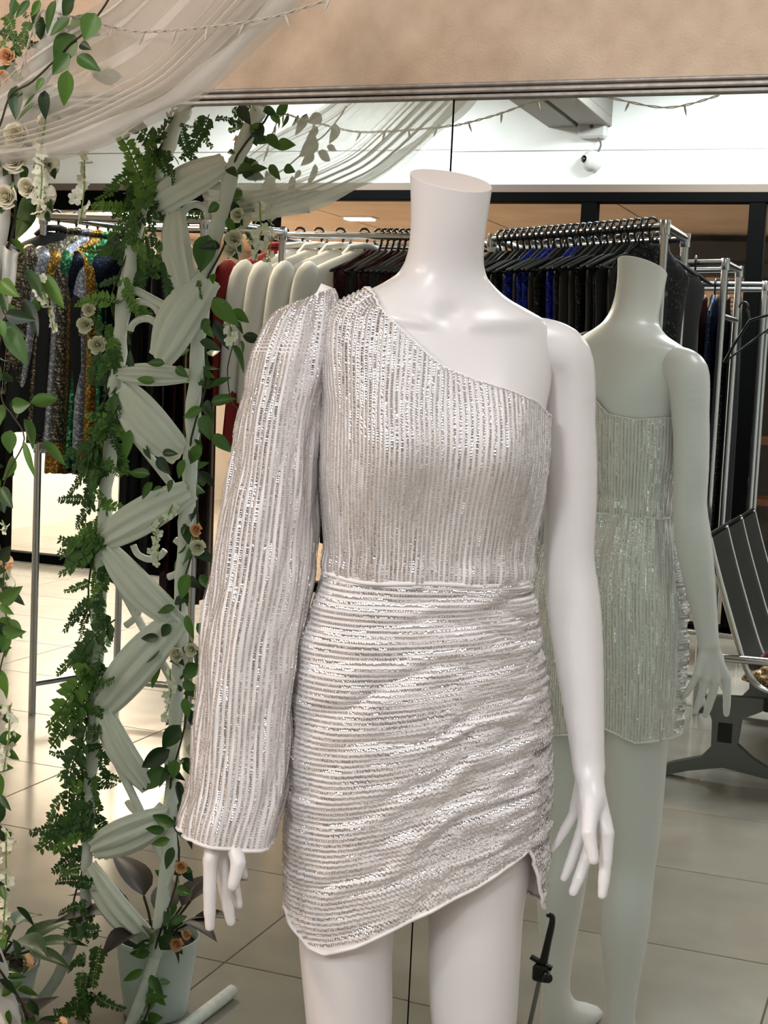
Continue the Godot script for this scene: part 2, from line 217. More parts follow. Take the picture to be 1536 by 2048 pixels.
# ---------------------------------------------------------------- materials
func mat(key: String, c: Color, rough := 0.6, metal := 0.0) -> StandardMaterial3D:
	if M.has(key): return M[key]
	var m := StandardMaterial3D.new()
	m.resource_name = key
	m.albedo_color = c
	m.roughness = rough
	m.metallic = metal
	M[key] = m
	return m
func noise_tex(freq: float, ramp: Array, seed_ := 1, size := 512, kind := FastNoiseLite.TYPE_SIMPLEX_SMOOTH, oct := 4) -> NoiseTexture2D:
	var n := FastNoiseLite.new()
	n.noise_type = kind
	n.seed = seed_
	n.frequency = freq
	n.fractal_octaves = oct
	if kind == FastNoiseLite.TYPE_CELLULAR:
		n.cellular_return_type = FastNoiseLite.RETURN_CELL_VALUE
		n.fractal_type = FastNoiseLite.FRACTAL_NONE
	var t := NoiseTexture2D.new()
	t.width = size
	t.height = size
	t.seamless = true
	t.noise = n
	var g := Gradient.new()
	var offs := PackedFloat32Array()
	var cols := PackedColorArray()
	for r in ramp:
		offs.append(r[0])
		cols.append(r[1])
	g.offsets = offs
	g.colors = cols
	t.color_ramp = g
	return t
func normal_tex(freq: float, strength: float, seed_ := 1, kind := FastNoiseLite.TYPE_SIMPLEX_SMOOTH) -> NoiseTexture2D:
	var n := FastNoiseLite.new()
	n.noise_type = kind
	n.seed = seed_
	n.frequency = freq
	if kind == FastNoiseLite.TYPE_CELLULAR:
		n.cellular_return_type = FastNoiseLite.RETURN_CELL_VALUE
		n.fractal_type = FastNoiseLite.FRACTAL_NONE
	var t := NoiseTexture2D.new()
	t.width = 512
	t.height = 512
	t.seamless = true
	t.noise = n
	t.as_normal_map = true
	t.bump_strength = strength
	return t
func tri(m: StandardMaterial3D, scale: float, world := false) -> StandardMaterial3D:
	m.uv1_triplanar = true
	m.uv1_world_triplanar = world
	m.uv1_scale = Vector3.ONE * scale
	return m
func textured(key: String, t: Texture2D, scale: float, rough := 0.6, metal := 0.0, world := true) -> StandardMaterial3D:
	if M.has(key): return M[key]
	var m := mat(key, Color.WHITE, rough, metal)
	m.albedo_texture = t
	return tri(m, scale, world)
func glitter(key: String, dark: Color, bright: Color, share := 0.7) -> StandardMaterial3D:
	if M.has(key): return M[key]
	var t := noise_tex(0.11, [[0.0, dark], [share, dark.lerp(bright, 0.25)], [0.97, bright]], key.hash() % 1000, 256, FastNoiseLite.TYPE_CELLULAR)
	var m := textured(key, t, 7.0, 0.28, 0.75, false)
	m.normal_enabled = true
	m.normal_texture = M["glitter_bump"]
	m.normal_scale = 1.2
	return m
func lit(key: String, c: Color, energy: float) -> StandardMaterial3D:
	var m := mat(key, c, 0.5)
	m.emission_enabled = true
	m.emission = c
	m.emission_energy_multiplier = energy
	return m
func area(at: Vector3, size: Vector2, c: Color, energy: float, dir := Vector3.DOWN) -> void:
	var l := AreaLight3D.new()
	l.area_size = size
	l.light_color = c
	l.light_energy = energy
	l.area_range = 14.0
	l.shadow_enabled = true
	add_child(l)
	l.position = at
	l.look_at_from_position(at, at + dir, Vector3.FORWARD if absf(dir.y) > 0.9 else Vector3.UP)

# ---------------------------------------------------------------- body by distance field
func chain(B: Array, arm: Array) -> void:
	var P := []
	var R := []
	for a in arm:
		P.append(a[0])
		R.append(Vector3(a[1], 0, 0))
	P = curve(P, 34)
	R = curve(R, 34)
	for k in 33: B.append([P[k], P[k + 1], R[k].x, R[k + 1].x, 0.0008])
func sdf_mesh(bones: Array, cell: float, kk: float) -> ArrayMesh:
	var lo := Vector3.ONE * 1e9
	var hi := -lo
	for b in bones:
		for e in 2:
			var r: float = b[2 + e] + cell * 3
			lo = lo.min(b[e] - Vector3.ONE * r)
			hi = hi.max(b[e] + Vector3.ONE * r)
	var n := Vector3i(((hi - lo) / cell).ceil()) + Vector3i.ONE
	var F := PackedFloat32Array()
	F.resize(n.x * n.y * n.z)
	F.fill(1.0)
	for b in bones:
		var a: Vector3 = b[0]
		var c: Vector3 = b[1]
		var ra: float = b[2]
		var rb: float = b[3]
		var k: float = b[4] if b.size() > 4 else kk
		var pad: float = max(ra, rb) + k * 1.2 + cell * 2
		var i0 := Vector3i(((a.min(c) - Vector3.ONE * pad - lo) / cell).floor()).clamp(Vector3i.ZERO, n - Vector3i.ONE)
		var i1 := Vector3i(((a.max(c) + Vector3.ONE * pad - lo) / cell).ceil()).clamp(Vector3i.ZERO, n - Vector3i.ONE)
		var d := c - a
		var dd: float = max(d.length_squared(), 1e-9)
		for z in range(i0.z, i1.z + 1):
			for y in range(i0.y, i1.y + 1):
				var at := (z * n.y + y) * n.x
				for x in range(i0.x, i1.x + 1):
					var p := lo + Vector3(x, y, z) * cell - a
					var t := clampf(p.dot(d) / dd, 0, 1)
					var f := (p - d * t).length() - lerpf(ra, rb, t)
					var g := F[at + x]
					var h := maxf(k - absf(f - g), 0.0) / k
					F[at + x] = minf(f, g) - h * h * k * 0.25
	var G_ := G.new()
	var ids := {}
	var corner := [Vector3i(0, 0, 0), Vector3i(1, 0, 0), Vector3i(0, 1, 0), Vector3i(1, 1, 0), Vector3i(0, 0, 1), Vector3i(1, 0, 1), Vector3i(0, 1, 1), Vector3i(1, 1, 1)]
	var co := []
	for q in corner: co.append((q.z * n.y + q.y) * n.x + q.x)
	var ed := [[0, 1], [2, 3], [4, 5], [6, 7], [0, 2], [1, 3], [4, 6], [5, 7], [0, 4], [1, 5], [2, 6], [3, 7]]
	for z in n.z - 1:
		for y in n.y - 1:
			var at := (z * n.y + y) * n.x
			for x in n.x - 1:
				var o := at + x
				if F[o] > cell * 2.0 or F[o] < -cell * 2.0: continue
				var neg := 0
				for q in co: neg += 1 if F[o + q] < 0 else 0
				if neg == 0 or neg == 8: continue
				var s := Vector3.ZERO
				var m := 0
				for e in ed:
					var fa := F[o + co[e[0]]]
					var fb := F[o + co[e[1]]]
					if (fa < 0) != (fb < 0):
						s += Vector3(corner[e[0]]).lerp(Vector3(corner[e[1]]), fa / (fa - fb))
						m += 1
				ids[o] = G_.v.size()
				G_.v.append(lo + (Vector3(x, y, z) + s / m) * cell)
	var st := [1, n.x, n.x * n.y]
	for o in ids:
		for ax in 3:
			var u: int = st[(ax + 1) % 3]
			var w: int = st[(ax + 2) % 3]
			var fa := F[o]
			var fb := F[o + st[ax]]
			if (fa < 0) == (fb < 0): continue
			if not (ids.has(o - u) and ids.has(o - w) and ids.has(o - u - w)): continue
			if fa < 0: G_.quad(ids[o], ids[o - w], ids[o - u - w], ids[o - u])
			else: G_.quad(ids[o], ids[o - u], ids[o - u - w], ids[o - w])
	return G_.mesh()

# ---------------------------------------------------------------- mannequin
# y, half-width to her right, half-width to her left, front, back, exponent
const TORSO := [[1.66, 0.054, 0.054, 0.052, -0.052, 2.0], [1.632, 0.0515, 0.0515, 0.050, -0.052, 2.0], [1.60, 0.0485, 0.0485, 0.046, -0.053, 2.0], [1.565, 0.0465, 0.0465, 0.040, -0.060, 2.0], [1.535, 0.0485, 0.0475, 0.033, -0.072, 2.0], [1.515, 0.0580, 0.0545, 0.030, -0.084, 2.0], [1.502, 0.0760, 0.0680, 0.030, -0.093, 2.0], [1.49, 0.0980, 0.0850, 0.031, -0.100, 2.05], [1.478, 0.1200, 0.1100, 0.033, -0.106, 2.1], [1.466, 0.1380, 0.1340, 0.036, -0.111, 2.05], [1.45, 0.1470, 0.1440, 0.041, -0.117, 2.0], [1.42, 0.1490, 0.1470, 0.051, -0.124, 2.05], [1.385, 0.1450, 0.1440, 0.061, -0.128, 2.2], [1.35, 0.1400, 0.1370, 0.068, -0.129, 2.4], [1.30, 0.1400, 0.1370, 0.072, -0.128, 2.35], [1.25, 0.1380, 0.1360, 0.064, -0.123, 2.3], [1.20, 0.1320, 0.1300, 0.055, -0.115, 2.3], [1.15, 0.1270, 0.1270, 0.049, -0.110, 2.3], [1.12, 0.1300, 0.1290, 0.049, -0.114, 2.3], [1.08, 0.1420, 0.1380, 0.053, -0.126, 2.3], [1.03, 0.1570, 0.1520, 0.058, -0.142, 2.3], [0.97, 0.1600, 0.1610, 0.060, -0.150, 2.3], [0.90, 0.1580, 0.1640, 0.055, -0.145, 2.4], [0.84, 0.1500, 0.1560, 0.048, -0.130, 2.5], [0.79, 0.1350, 0.1400, 0.036, -0.105, 2.5]]
const SKIRT := [[1.135, 0.1340, 0.1330, 0.056, -0.117, 2.2], [1.10, 0.1430, 0.1400, 0.060, -0.126, 2.2], [1.06, 0.1560, 0.1490, 0.065, -0.140, 2.2], [1.03, 0.1640, 0.1560, 0.068, -0.147, 2.2], [0.97, 0.1670, 0.1680, 0.071, -0.156, 2.25], [0.90, 0.1690, 0.1740, 0.070, -0.154, 2.3], [0.84, 0.1690, 0.1760, 0.068, -0.150, 2.4], [0.77, 0.1690, 0.1760, 0.066, -0.144, 2.4], [0.70, 0.1660, 0.1750, 0.064, -0.138, 2.4], [0.62, 0.1620, 0.1740, 0.062, -0.134, 2.4]]
const SLEEVE := [[1.487, -0.158, 0.006, -0.052, 0.016], [1.482, -0.163, 0.024, -0.052, 0.030], [1.470, -0.170, 0.036, -0.050, 0.040], [1.450, -0.176, 0.043, -0.049, 0.046], [1.41, -0.184, 0.049, -0.047, 0.052], [1.34, -0.195, 0.052, -0.046, 0.056], [1.23, -0.2035, 0.0575, -0.046, 0.058], [1.12, -0.212, 0.064, -0.042, 0.060], [1.04, -0.2225, 0.0625, -0.034, 0.060], [0.96, -0.227, 0.061, -0.024, 0.060], [0.86, -0.2315, 0.0625, -0.010, 0.060], [0.800, -0.2445, 0.0595, 0.004, 0.058]]
const NECK_F := [[-0.15, 2.0], [-0.101, 2.0], [-0.098, 1.497], [-0.084, 1.467], [-0.061, 1.444], [-0.035, 1.42], [-0.009, 1.40], [0.029, 1.386], [0.073, 1.375], [0.111, 1.362], [0.131, 1.347], [0.16, 1.335]]
const NECK_B := [[-0.15, 2.0], [-0.101, 2.0], [-0.098, 1.497], [-0.06, 1.425], [-0.003, 1.364], [0.043, 1.33], [0.10, 1.322], [0.16, 1.333]]
const HEM_F := [[-0.17, 0.70], [-0.162, 0.686], [-0.14, 0.664], [-0.12, 0.660], [-0.082, 0.675], [-0.019, 0.710], [0.044, 0.744], [0.094, 0.770], [0.134, 0.796]]
const ROW_END := [[-0.18, 0.655], [-0.12, 0.662], [-0.05, 0.685], [0.03, 0.722], [0.10, 0.752], [0.18, 0.778]]
const HEM_B := [[-0.17, 0.69], [-0.14, 0.668], [-0.05, 0.668], [0.03, 0.690], [0.07, 0.712], [0.10, 0.706], [0.14, 0.690], [0.175, 0.70]]

func ring(T: Array, th: float, y: float, off := 0.0) -> Vector3:
	var c := cos(th)
	var s := sin(th)
	var e := 2.0 / slut(T, y, 5)
	var zf := slut(T, y, 3) + off
	var zb := slut(T, y, 4) - off
	var wx := (slut(T, y, 2) if c > 0 else slut(T, y, 1)) + off
	var zc := (zf + zb) / 2
	var cx := signf(c) * pow(absf(c), e)
	var sz := signf(s) * pow(absf(s), e)
	return Vector3(cx * wx, y, zc + sz * (zf - zc))
func torso(th: float, y: float, off := 0.0) -> Vector3:
	var p := ring(TORSO, th, y, off)
	if sin(th) > 0:
		for s in [-1, 1]:
			var q := Vector2((p.x - s * 0.068) / 0.052, (y - 1.295) / (0.062 if y < 1.295 else 0.075))
			p.z += 0.036 * exp(-q.length_squared())
		p.z += 0.012 * exp(-pow(p.x / 0.045, 2) - pow((y - 1.30) / 0.06, 2)) * (1.0 if off > 0 else 0.2)
		# collar bones and the notch between them
		if off == 0.0:
			var cy := 1.452 + 0.10 * absf(p.x)
			p.z += 0.005 * exp(-pow((y - cy) / 0.010, 2)) * smoothstep(0.012, 0.03, absf(p.x)) * (1.0 - smoothstep(0.09, 0.125, absf(p.x)))
			p.z -= 0.006 * exp(-pow(p.x / 0.014, 2) - pow((y - 1.462) / 0.014, 2))
	else:
		for s in [-1, 1]:
			var q := Vector2((p.x - s * 0.078) / 0.05, (y - 1.39) / 0.07)
			p.z -= 0.007 * exp(-q.length_squared())
		p.z += 0.005 * exp(-pow(p.x / 0.022, 2)) * smoothstep(1.0, 1.1, y) * (1.0 - smoothstep(1.4, 1.48, y))
	return p
func hand_bones(L: Array, w: Vector3, kn: Array, tips: Array, thumb: Array) -> void:
	for k in 4:
		var rad: float = [0.0084, 0.0085, 0.0080, 0.0070][k]
		L.append([w, kn[k], 0.0140, 0.0098, 0.006])
		var mid: Vector3 = kn[k].lerp(tips[k], 0.42) + (kn[k] - w).normalized() * 0.003
		var dist: Vector3 = kn[k].lerp(tips[k], 0.76) + (kn[k] - w).normalized() * 0.002
		L.append([kn[k], mid, rad + 0.0012, rad, 0.0014])
		L.append([mid, dist, rad, rad - 0.0008, 0.0014])
		L.append([dist, tips[k], rad - 0.0008, rad - 0.0022, 0.0014])
	L.append([w, thumb[0], 0.0165, 0.0145])
	L.append([thumb[0], thumb[1], 0.0135, 0.0095])
	L.append([thumb[1], thumb[2], 0.0095, 0.0072, 0.0014])
func build_mannequin(at: Vector3, turn: float) -> void:
	var t := thing("mannequin", "glossy white headless female mannequin wearing the one-shoulder dress", "mannequin", at, turn)
	var skin := mat("mannequin_white", Color(0.885, 0.865, 0.855), 0.36)
	skin.clearcoat_enabled = true
	skin.clearcoat = 0.25
	skin.clearcoat_roughness = 0.25
	var g := G.new()
	var rows := []
	var y := 0.79
	while y < 1.6:
		rows.append(y)
		y += 0.004 if y > 1.43 and y < 1.53 else 0.012
	var nc := 96
	var pts := PackedVector3Array()
	for yy in rows:
		for j in nc: pts.append(torso(TAU * j / nc, yy))
	# the neck up to its slanted cut
	for k in 8:
		for j in nc:
			var th := TAU * j / nc
			var b := ring(TORSO, th, 1.604)
			var top := 1.628 - 0.36 * b.z - 0.09 * b.x
			var yy := lerpf(1.604, top, k / 7.0)
			var p := ring(TORSO, th, yy)
			pts.append(p)
	g.grid(pts, nc, rows.size() + 8, true)
	# legs: loft of rings from hip to foot
	for s in [-1, 1]:
		var L: Array
		if s < 0: L = [[0.84, -0.078, -0.045, 0.080, 0.085], [0.74, -0.082, -0.040, 0.070, 0.078], [0.65, -0.084, -0.036, 0.0620, 0.070], [0.545, -0.076, -0.030, 0.0570, 0.062], [0.46, -0.072, -0.030, 0.050, 0.054], [0.42, -0.071, -0.034, 0.047, 0.051], [0.34, -0.070, -0.052, 0.048, 0.054], [0.28, -0.069, -0.058, 0.045, 0.050], [0.18, -0.068, -0.058, 0.033, 0.036], [0.10, -0.068, -0.056, 0.028, 0.033], [0.06, -0.068, -0.040, 0.030, 0.050], [0.03, -0.069, -0.005, 0.036, 0.085], [0.008, -0.070, 0.010, 0.036, 0.095], [0.0, -0.070, 0.010, 0.028, 0.085]]
		else: L = [[0.84, 0.080, -0.045, 0.082, 0.085], [0.74, 0.086, -0.042, 0.070, 0.078], [0.69, 0.087, -0.040, 0.0630, 0.072], [0.555, 0.091, -0.038, 0.0585, 0.062], [0.46, 0.098, -0.040, 0.050, 0.054], [0.42, 0.100, -0.044, 0.047, 0.051], [0.34, 0.106, -0.060, 0.048, 0.054], [0.28, 0.110, -0.066, 0.045, 0.050], [0.18, 0.114, -0.068, 0.033, 0.036], [0.10, 0.116, -0.068, 0.028, 0.033], [0.06, 0.117, -0.050, 0.030, 0.050], [0.03, 0.119, -0.015, 0.036, 0.085], [0.008, 0.120, 0.0, 0.036, 0.095], [0.0, 0.120, 0.0, 0.028, 0.085]]
		var lp := PackedVector3Array()
		var n := 64
		for k in n:
			var f := float(k) / (n - 1)
			var yy := 0.84 * (1.0 - f)
			for j in 32:
				var th := TAU * j / 32
				lp.append(Vector3(slut(L, yy, 1) + cos(th) * slut(L, yy, 3), yy, slut(L, yy, 2) + sin(th) * slut(L, yy, 4)))
		g.grid(lp, 32, n, true)
	obj("body", g.mesh(), skin, t)
	# cap of the neck
	var c := G.new()
	var cp := PackedVector3Array()
	for k in 4:
		for j in nc:
			var th := TAU * j / nc
			var b := ring(TORSO, th, 1.604)
			var top := 1.628 - 0.36 * b.z - 0.09 * b.x
			var p := ring(TORSO, th, top)
			var mid := Vector3(0, 1.628, 0)
			cp.append(p.lerp(mid, [0.0, 0.02, 0.5, 0.999][k]) + Vector3(0, [0.0, 0.0012, 0.0015, 0.0015][k], 0))
	c.grid(cp, nc, 4, true)
	obj("neck_cap", c.mesh(), mat("neck_cap_matte", Color(0.86, 0.82, 0.79), 0.6), t)
	# arms, each one continuous surface from the shoulder joint to the fingertips
	var B := []
	var W := Vector3(0.218, 0.895, 0.0)
	var arm := [[Vector3(0.118, 1.430, -0.040), 0.0400], [Vector3(0.140, 1.426, -0.043), 0.0420], [Vector3(0.159, 1.416, -0.047), 0.0420], [Vector3(0.169, 1.385, -0.049), 0.0390], [Vector3(0.1745, 1.34, -0.049), 0.0362], [Vector3(0.1800, 1.30, -0.049), 0.0350], [Vector3(0.1855, 1.237, -0.050), 0.0340], [Vector3(0.1870, 1.163, -0.048), 0.0330], [Vector3(0.1950, 1.106, -0.043), 0.0350], [Vector3(0.2030, 1.042, -0.032), 0.0325], [Vector3(0.2120, 0.954, -0.012), 0.0250], [W, 0.0205]]
	chain(B, arm)
	hand_bones(B, W, [Vector3(0.235, 0.822, 0.044), Vector3(0.226, 0.819, 0.022), Vector3(0.217, 0.823, 0.002), Vector3(0.209, 0.832, -0.015)],
		[Vector3(0.229, 0.747, 0.062), Vector3(0.198, 0.741, 0.036), Vector3(0.192, 0.750, 0.010), Vector3(0.180, 0.779, -0.016)],
		[Vector3(0.216, 0.862, 0.030), Vector3(0.206, 0.828, 0.062), Vector3(0.212, 0.796, 0.072)])
	obj("arm", sdf_mesh(B, 0.0034, 0.009), skin, t)
	B = []
	W = Vector3(-0.247, 0.856, 0.0)
	arm = [[Vector3(-0.150, 1.424, -0.05), 0.038], [Vector3(-0.167, 1.410, -0.05), 0.037], [Vector3(-0.183, 1.30, -0.05), 0.034], [Vector3(-0.197, 1.150, -0.047), 0.033], [Vector3(-0.212, 1.04, -0.036), 0.033], [Vector3(-0.232, 0.93, -0.014), 0.026], [W, 0.0205]]
	chain(B, arm)
	hand_bones(B, W, [Vector3(-0.264, 0.780, 0.042), Vector3(-0.252, 0.777, 0.022), Vector3(-0.242, 0.781, 0.002), Vector3(-0.234, 0.790, -0.015)],
		[Vector3(-0.262, 0.702, 0.060), Vector3(-0.236, 0.699, 0.036), Vector3(-0.227, 0.713, 0.016), Vector3(-0.220, 0.743, -0.008)],
		[Vector3(-0.240, 0.818, 0.032), Vector3(-0.230, 0.784, 0.062), Vector3(-0.236, 0.758, 0.070)])
	obj("arm", sdf_mesh(B, 0.0034, 0.009), skin, t)

# sampled sheet of cloth: positions and normals on a grid
class Sheet:
	var p := PackedVector3Array()
	var n := PackedVector3Array()
	var nc := 0
	var nr := 0
	func at(a: PackedVector3Array, u: float, w: float) -> Vector3:
		# u, w in 0..1; u runs round (wraps), w from top to hem
		var x := fposmod(u, 1.0) * nc
		var yv := clampf(w, 0, 1) * (nr - 1)
		var i: int = int(x) % nc
		var j: int = min(int(yv), nr - 2)
		var fx := x - floorf(x)
		var fy := yv - j
		var i2 := (i + 1) % nc
		return a[j * nc + i].lerp(a[j * nc + i2], fx).lerp(a[(j + 1) * nc + i].lerp(a[(j + 1) * nc + i2], fx), fy)
func sheet(nc: int, nr: int, f: Callable) -> Sheet:
	var s := Sheet.new()
	s.nc = nc
	s.nr = nr
	for r in nr:
		for c in nc: s.p.append(f.call(float(c) / nc, float(r) / (nr - 1)))
	var g := G.new()
	g.grid(s.p, nc, nr, true)
	s.n = g.normals()
	for k in s.n.size(): s.n[k] = -s.n[k]
	return s
func even(s: Sheet, w: float, gap: float, u0: float, u1: float) -> PackedFloat32Array:
	# places along a row of the sheet that lie the same distance apart on the cloth
	var n := 240
	var acc := PackedFloat32Array([0.0])
	var last := s.at(s.p, u0, w)
	for k in range(1, n + 1):
		var q := s.at(s.p, lerpf(u0, u1, float(k) / n), w)
		acc.append(acc[k - 1] + last.distance_to(q))
		last = q
	var out := PackedFloat32Array()
	var d := gap * rng.randf()
	var i := 0
	while d < acc[n]:
		while acc[i + 1] < d: i += 1
		out.append(lerpf(u0, u1, (i + (d - acc[i]) / maxf(acc[i + 1] - acc[i], 1e-6)) / n))
		d += gap
	return out
func sheet_mesh(s: Sheet) -> ArrayMesh:
	var g := G.new()
	g.grid(s.p, s.nc, s.nr, true)
	return g.mesh()
func sequins(parent: Node3D, places: Array, m: Material) -> void:
	var mm := MultiMesh.new()
	mm.transform_format = MultiMesh.TRANSFORM_3D
	var g := G.new()
	var sides := 8
	g.v.append(Vector3(0, -0.00025, 0))
	for j in sides: g.v.append(Vector3(cos(TAU * j / sides) * 0.0019, 0.0002, sin(TAU * j / sides) * 0.0019))
	for j in sides: g.ix.append_array([0, 1 + j, 1 + (j + 1) % sides])
	mm.mesh = g.mesh()
	mm.mesh.surface_set_material(0, m)
	mm.instance_count = places.size()
	for k in places.size(): mm.set_instance_transform(k, places[k])
	var o := MultiMeshInstance3D.new()
	o.name = "sequins"
	o.multimesh = mm
	o.material_override = m
	parent.add_child(o, true)
	o.set_meta("kind", "stuff")
var run := 0.0
var run2 := 0.0
func spot(p: Vector3, n: Vector3, along: Vector3, wob: float) -> Transform3D:
	# sequins on one thread lean alike for a stretch, then the thread twists
	if rng.randf() < 0.13:
		run = rng.randfn() * wob
		run2 = rng.randfn() * wob
	var tilt := 0.13
	var d := (n + along * (tilt + run + rng.randfn() * wob * 0.45) + n.cross(along) * (run2 + rng.randfn() * wob * 0.45)).normalized()
	var x := along - d * along.dot(d)
	x = x.normalized()
	return Transform3D(Basis(x, d, x.cross(d)), p + n * 0.0013)
func build_dress(at: Vector3, turn: float) -> void:
	var t := thing("sequin_dress", "white one-shoulder mini dress covered in rows of sequins, one long sleeve", "dress", at, turn)
	var cloth := mat("dress_net", Color(0.94, 0.92, 0.91), 0.75)
	cloth.rim_enabled = true
	cloth.rim = 0.4
	cloth.backlight_enabled = true
	cloth.backlight = Color(0.25, 0.25, 0.25)
	var lining := mat("dress_lining", Color(0.92, 0.90, 0.885), 0.55)
	var sq := mat("clear_sequin", Color(0.95, 0.935, 0.93), 0.13, 0.82)
	var fn := FastNoiseLite.new()
	fn.seed = 4
	fn.frequency = 1.0
	fn.fractal_octaves = 2
	# bodice
	var tops := PackedFloat32Array()
	var NB := 160
	for j in NB:
		var th := TAU * j / NB
		var y := 1.31
		while y < 1.503:
			var p := torso(th, y, 0.006)
			if y > lut(NECK_F if sin(th) >= 0 else NECK_B, p.x): break
			y += 0.001
		tops.append(y)
	var bod := sheet(NB, 64, func(u: float, w: float) -> Vector3:
		var th := u * TAU
		var top := tops[int(round(u * NB)) % NB]
		var y := lerpf(top, 1.13, w)
		var q := torso(th, y, 0.0065)
		var low := smoothstep(1.22, 1.14, y)
		var wave := sin(th * 34.0) * 0.0016 * low + sin(th * 15.0 + 1.0) * 0.0016 * low
		wave += sin(th * 40.0) * 0.0022 * smoothstep(1.44, 1.49, y)
		var b := smoothstep(1.17, 1.145, y) * (1.0 - smoothstep(1.145, 1.13, y)) * 0.003
		return q + Vector3(cos(th), 0, sin(th)) * (wave + b + fn.get_noise_2d(th * 3.0, y * 14.0) * 0.0018))
	var bo := obj("bodice", sheet_mesh(bod), cloth, t)
	var rim := []
	for j in NB + 1: rim.append(bod.p[j % NB] + Vector3(0, 0.0005, 0))
	obj("neckline_binding", tubem(rim, 0.0018, 6), lining, t)
	var P := []
	for u in even(bod, 0.45, 0.0068, 0.0, 1.0):
		var len := tops[int(round(u * NB)) % NB] - 1.135
		var n := int(len / 0.0031)
		for k in n:
			var w := (k + 0.5) / n * 0.985
			P.append(spot(bod.at(bod.p, u, w), bod.at(bod.n, u, w).normalized(), Vector3.DOWN, 0.15))
	sequins(bo, P, sq)
	# skirt
	var NS := 200
	var hems := PackedFloat32Array()
	for j in NS:
		var th := TAU * j / NS
		var x := cos(th) * 0.17
		var hy: float
		if sin(th) >= 0:
			x = ring(SKIRT, th, 0.72).x
			hy = lut(HEM_F, x)
			if x > 0.134: hy = lerpf(0.796, 0.700, smoothstep(0.134, 0.176, x))
		else: hy = lut(HEM_B, ring(SKIRT, th, 0.72).x)
		hems.append(hy)
	var skf := func(u: float, w: float) -> Vector3:
		var th := u * TAU
		var hy := hems[int(round(u * NS)) % NS]
		var y := lerpf(1.137, hy, w)
		var q := ring(SKIRT, th, y, 0.001)
		var wr := w
		if sin(th) > 0: w = (1.137 - y) / (1.137 - lut(ROW_END, q.x))
		var front := smoothstep(-0.15, 0.2, sin(th))
		var s := clampf((q.x + 0.17) / 0.34, 0, 1)
		# gathered folds that fan out from the seam on her left
		var ph := w * lerpf(6.0, 8.5, s) + 0.9 * fn.get_noise_2d(q.x * 5.0, w * 5.0) + 0.9 * q.x
		var f1 := pow(absf(sin(ph * PI)), 1.6)
		var amp := lerpf(0.0050, 0.0085, s) * (1.0 - 0.65 * smoothstep(0.82, 1.0, s)) * (0.55 + 0.45 * smoothstep(0.9, 0.75, w)) * (0.55 + 0.9 * absf(fn.get_noise_2d(q.x * 3.0 + 7.0, w * 4.0 + 3.0) + 0.35))
		var fine := fn.get_noise_2d(q.x * 12.0, w * 22.0) * 0.004 * smoothstep(0.4, 1.0, s)
		var d := front * ((f1 - 0.55) * amp + fine)
		d += (1.0 - front) * (sin(th * 11.0) * 0.0015 + fn.get_noise_2d(th * 4.0, y * 6.0) * 0.004)
		if sin(th) > 0 and q.x > 0.12: d += 0.0012 * front * fn.get_noise_2d(3.0, w * 40.0) * 2.0 * smoothstep(0.12, 0.17, q.x) * (1.0 - smoothstep(0.8, 0.95, wr))
		return q + Vector3(cos(th), -absf(fine) * 0.3, sin(th)) * d
	var sk := sheet(NS, 130, skf)
	var so := obj("skirt", sheet_mesh(sk), cloth, t)
	var hem := []
	for j in NS + 1: hem.append(sk.p[129 * NS + j % NS])
	obj("hem_lining", tubem(hem, 0.0026, 6), lining, t)
	P = []
	for r in 84:
		var v := (r + 0.6) / 70.0
		for u in even(sk, clampf(v, 0.05, 0.9), 0.0031, 0.0, 0.5):
			var hy := hems[int(round(u * NS)) % NS]
			var x := sk.at(sk.p, u, 0.5).x
			var y := lerpf(1.137, lut(ROW_END, x), v)
			var w := (1.137 - y) / (1.137 - hy)
			if w > 0.988: continue
			var p := sk.at(sk.p, u, w)
			var e := (sk.at(sk.p, u + 0.003, w) - sk.at(sk.p, u - 0.003, w)).normalized()
			P.append(spot(p, sk.at(sk.n, u, w).normalized(), e * (1.0 if (r / 3) % 2 == 0 else -1.0), 0.15))
	for u in even(sk, 0.5, 0.0068, 0.5, 1.0):
		var n := int((1.137 - hems[int(u * NS) % NS]) / 0.0033)
		for k in n:
			var w := (k + 0.5) / n
			P.append(spot(sk.at(sk.p, u, w), sk.at(sk.n, u, w).normalized(), Vector3.DOWN, 0.15))
	sequins(so, P, sq)
	# waist seam
	var ws := []
	for j in 97:
		var th := TAU * j / 96.0
		ws.append(ring(SKIRT, th, 1.134 + 0.002 * sin(th * 5.0), 0.0015))
	obj("waist_band", tubem(ws, 0.0028, 8), cloth, t)
	# sleeve
	var NL := 96
	var slf := func(u: float, w: float) -> Vector3:
		var th := u * TAU
		var y := lerpf(1.487, 0.800, pow(w, 1.0 if w > 0.1 else 1.0))
		if w < 0.12: y = lerpf(1.487, lerpf(1.487, 0.800, 0.12), pow(w / 0.12, 1.8))
		var d := 0.0028 * sin(th * 9.0) * smoothstep(1.28, 1.44, y) * (1.0 - smoothstep(1.475, 1.487, y))
		d += 0.0035 * sin(th * 5.0 + y * 4.0) * smoothstep(1.3, 0.9, y) * 0.6 + fn.get_noise_2d(th * 2.0 + 9.0, y * 7.0) * 0.006 * smoothstep(1.46, 1.35, y)
		var y2 := y + 0.012 * cos(th) * smoothstep(1.40, 1.487, y)
		return Vector3(slut(SLEEVE, y, 1) + cos(th) * (slut(SLEEVE, y, 2) + d), y2 + 0.006 * smoothstep(0.85, 0.800, y) * cos(th) * -1.0, slut(SLEEVE, y, 3) + sin(th) * (slut(SLEEVE, y, 4) + d))
	var sl := sheet(NL, 120, slf)
	var lo := obj("sleeve", sheet_mesh(sl), cloth, t)
	var cuff := []
	for j in NL + 1: cuff.append(sl.p[119 * NL + j % NL])
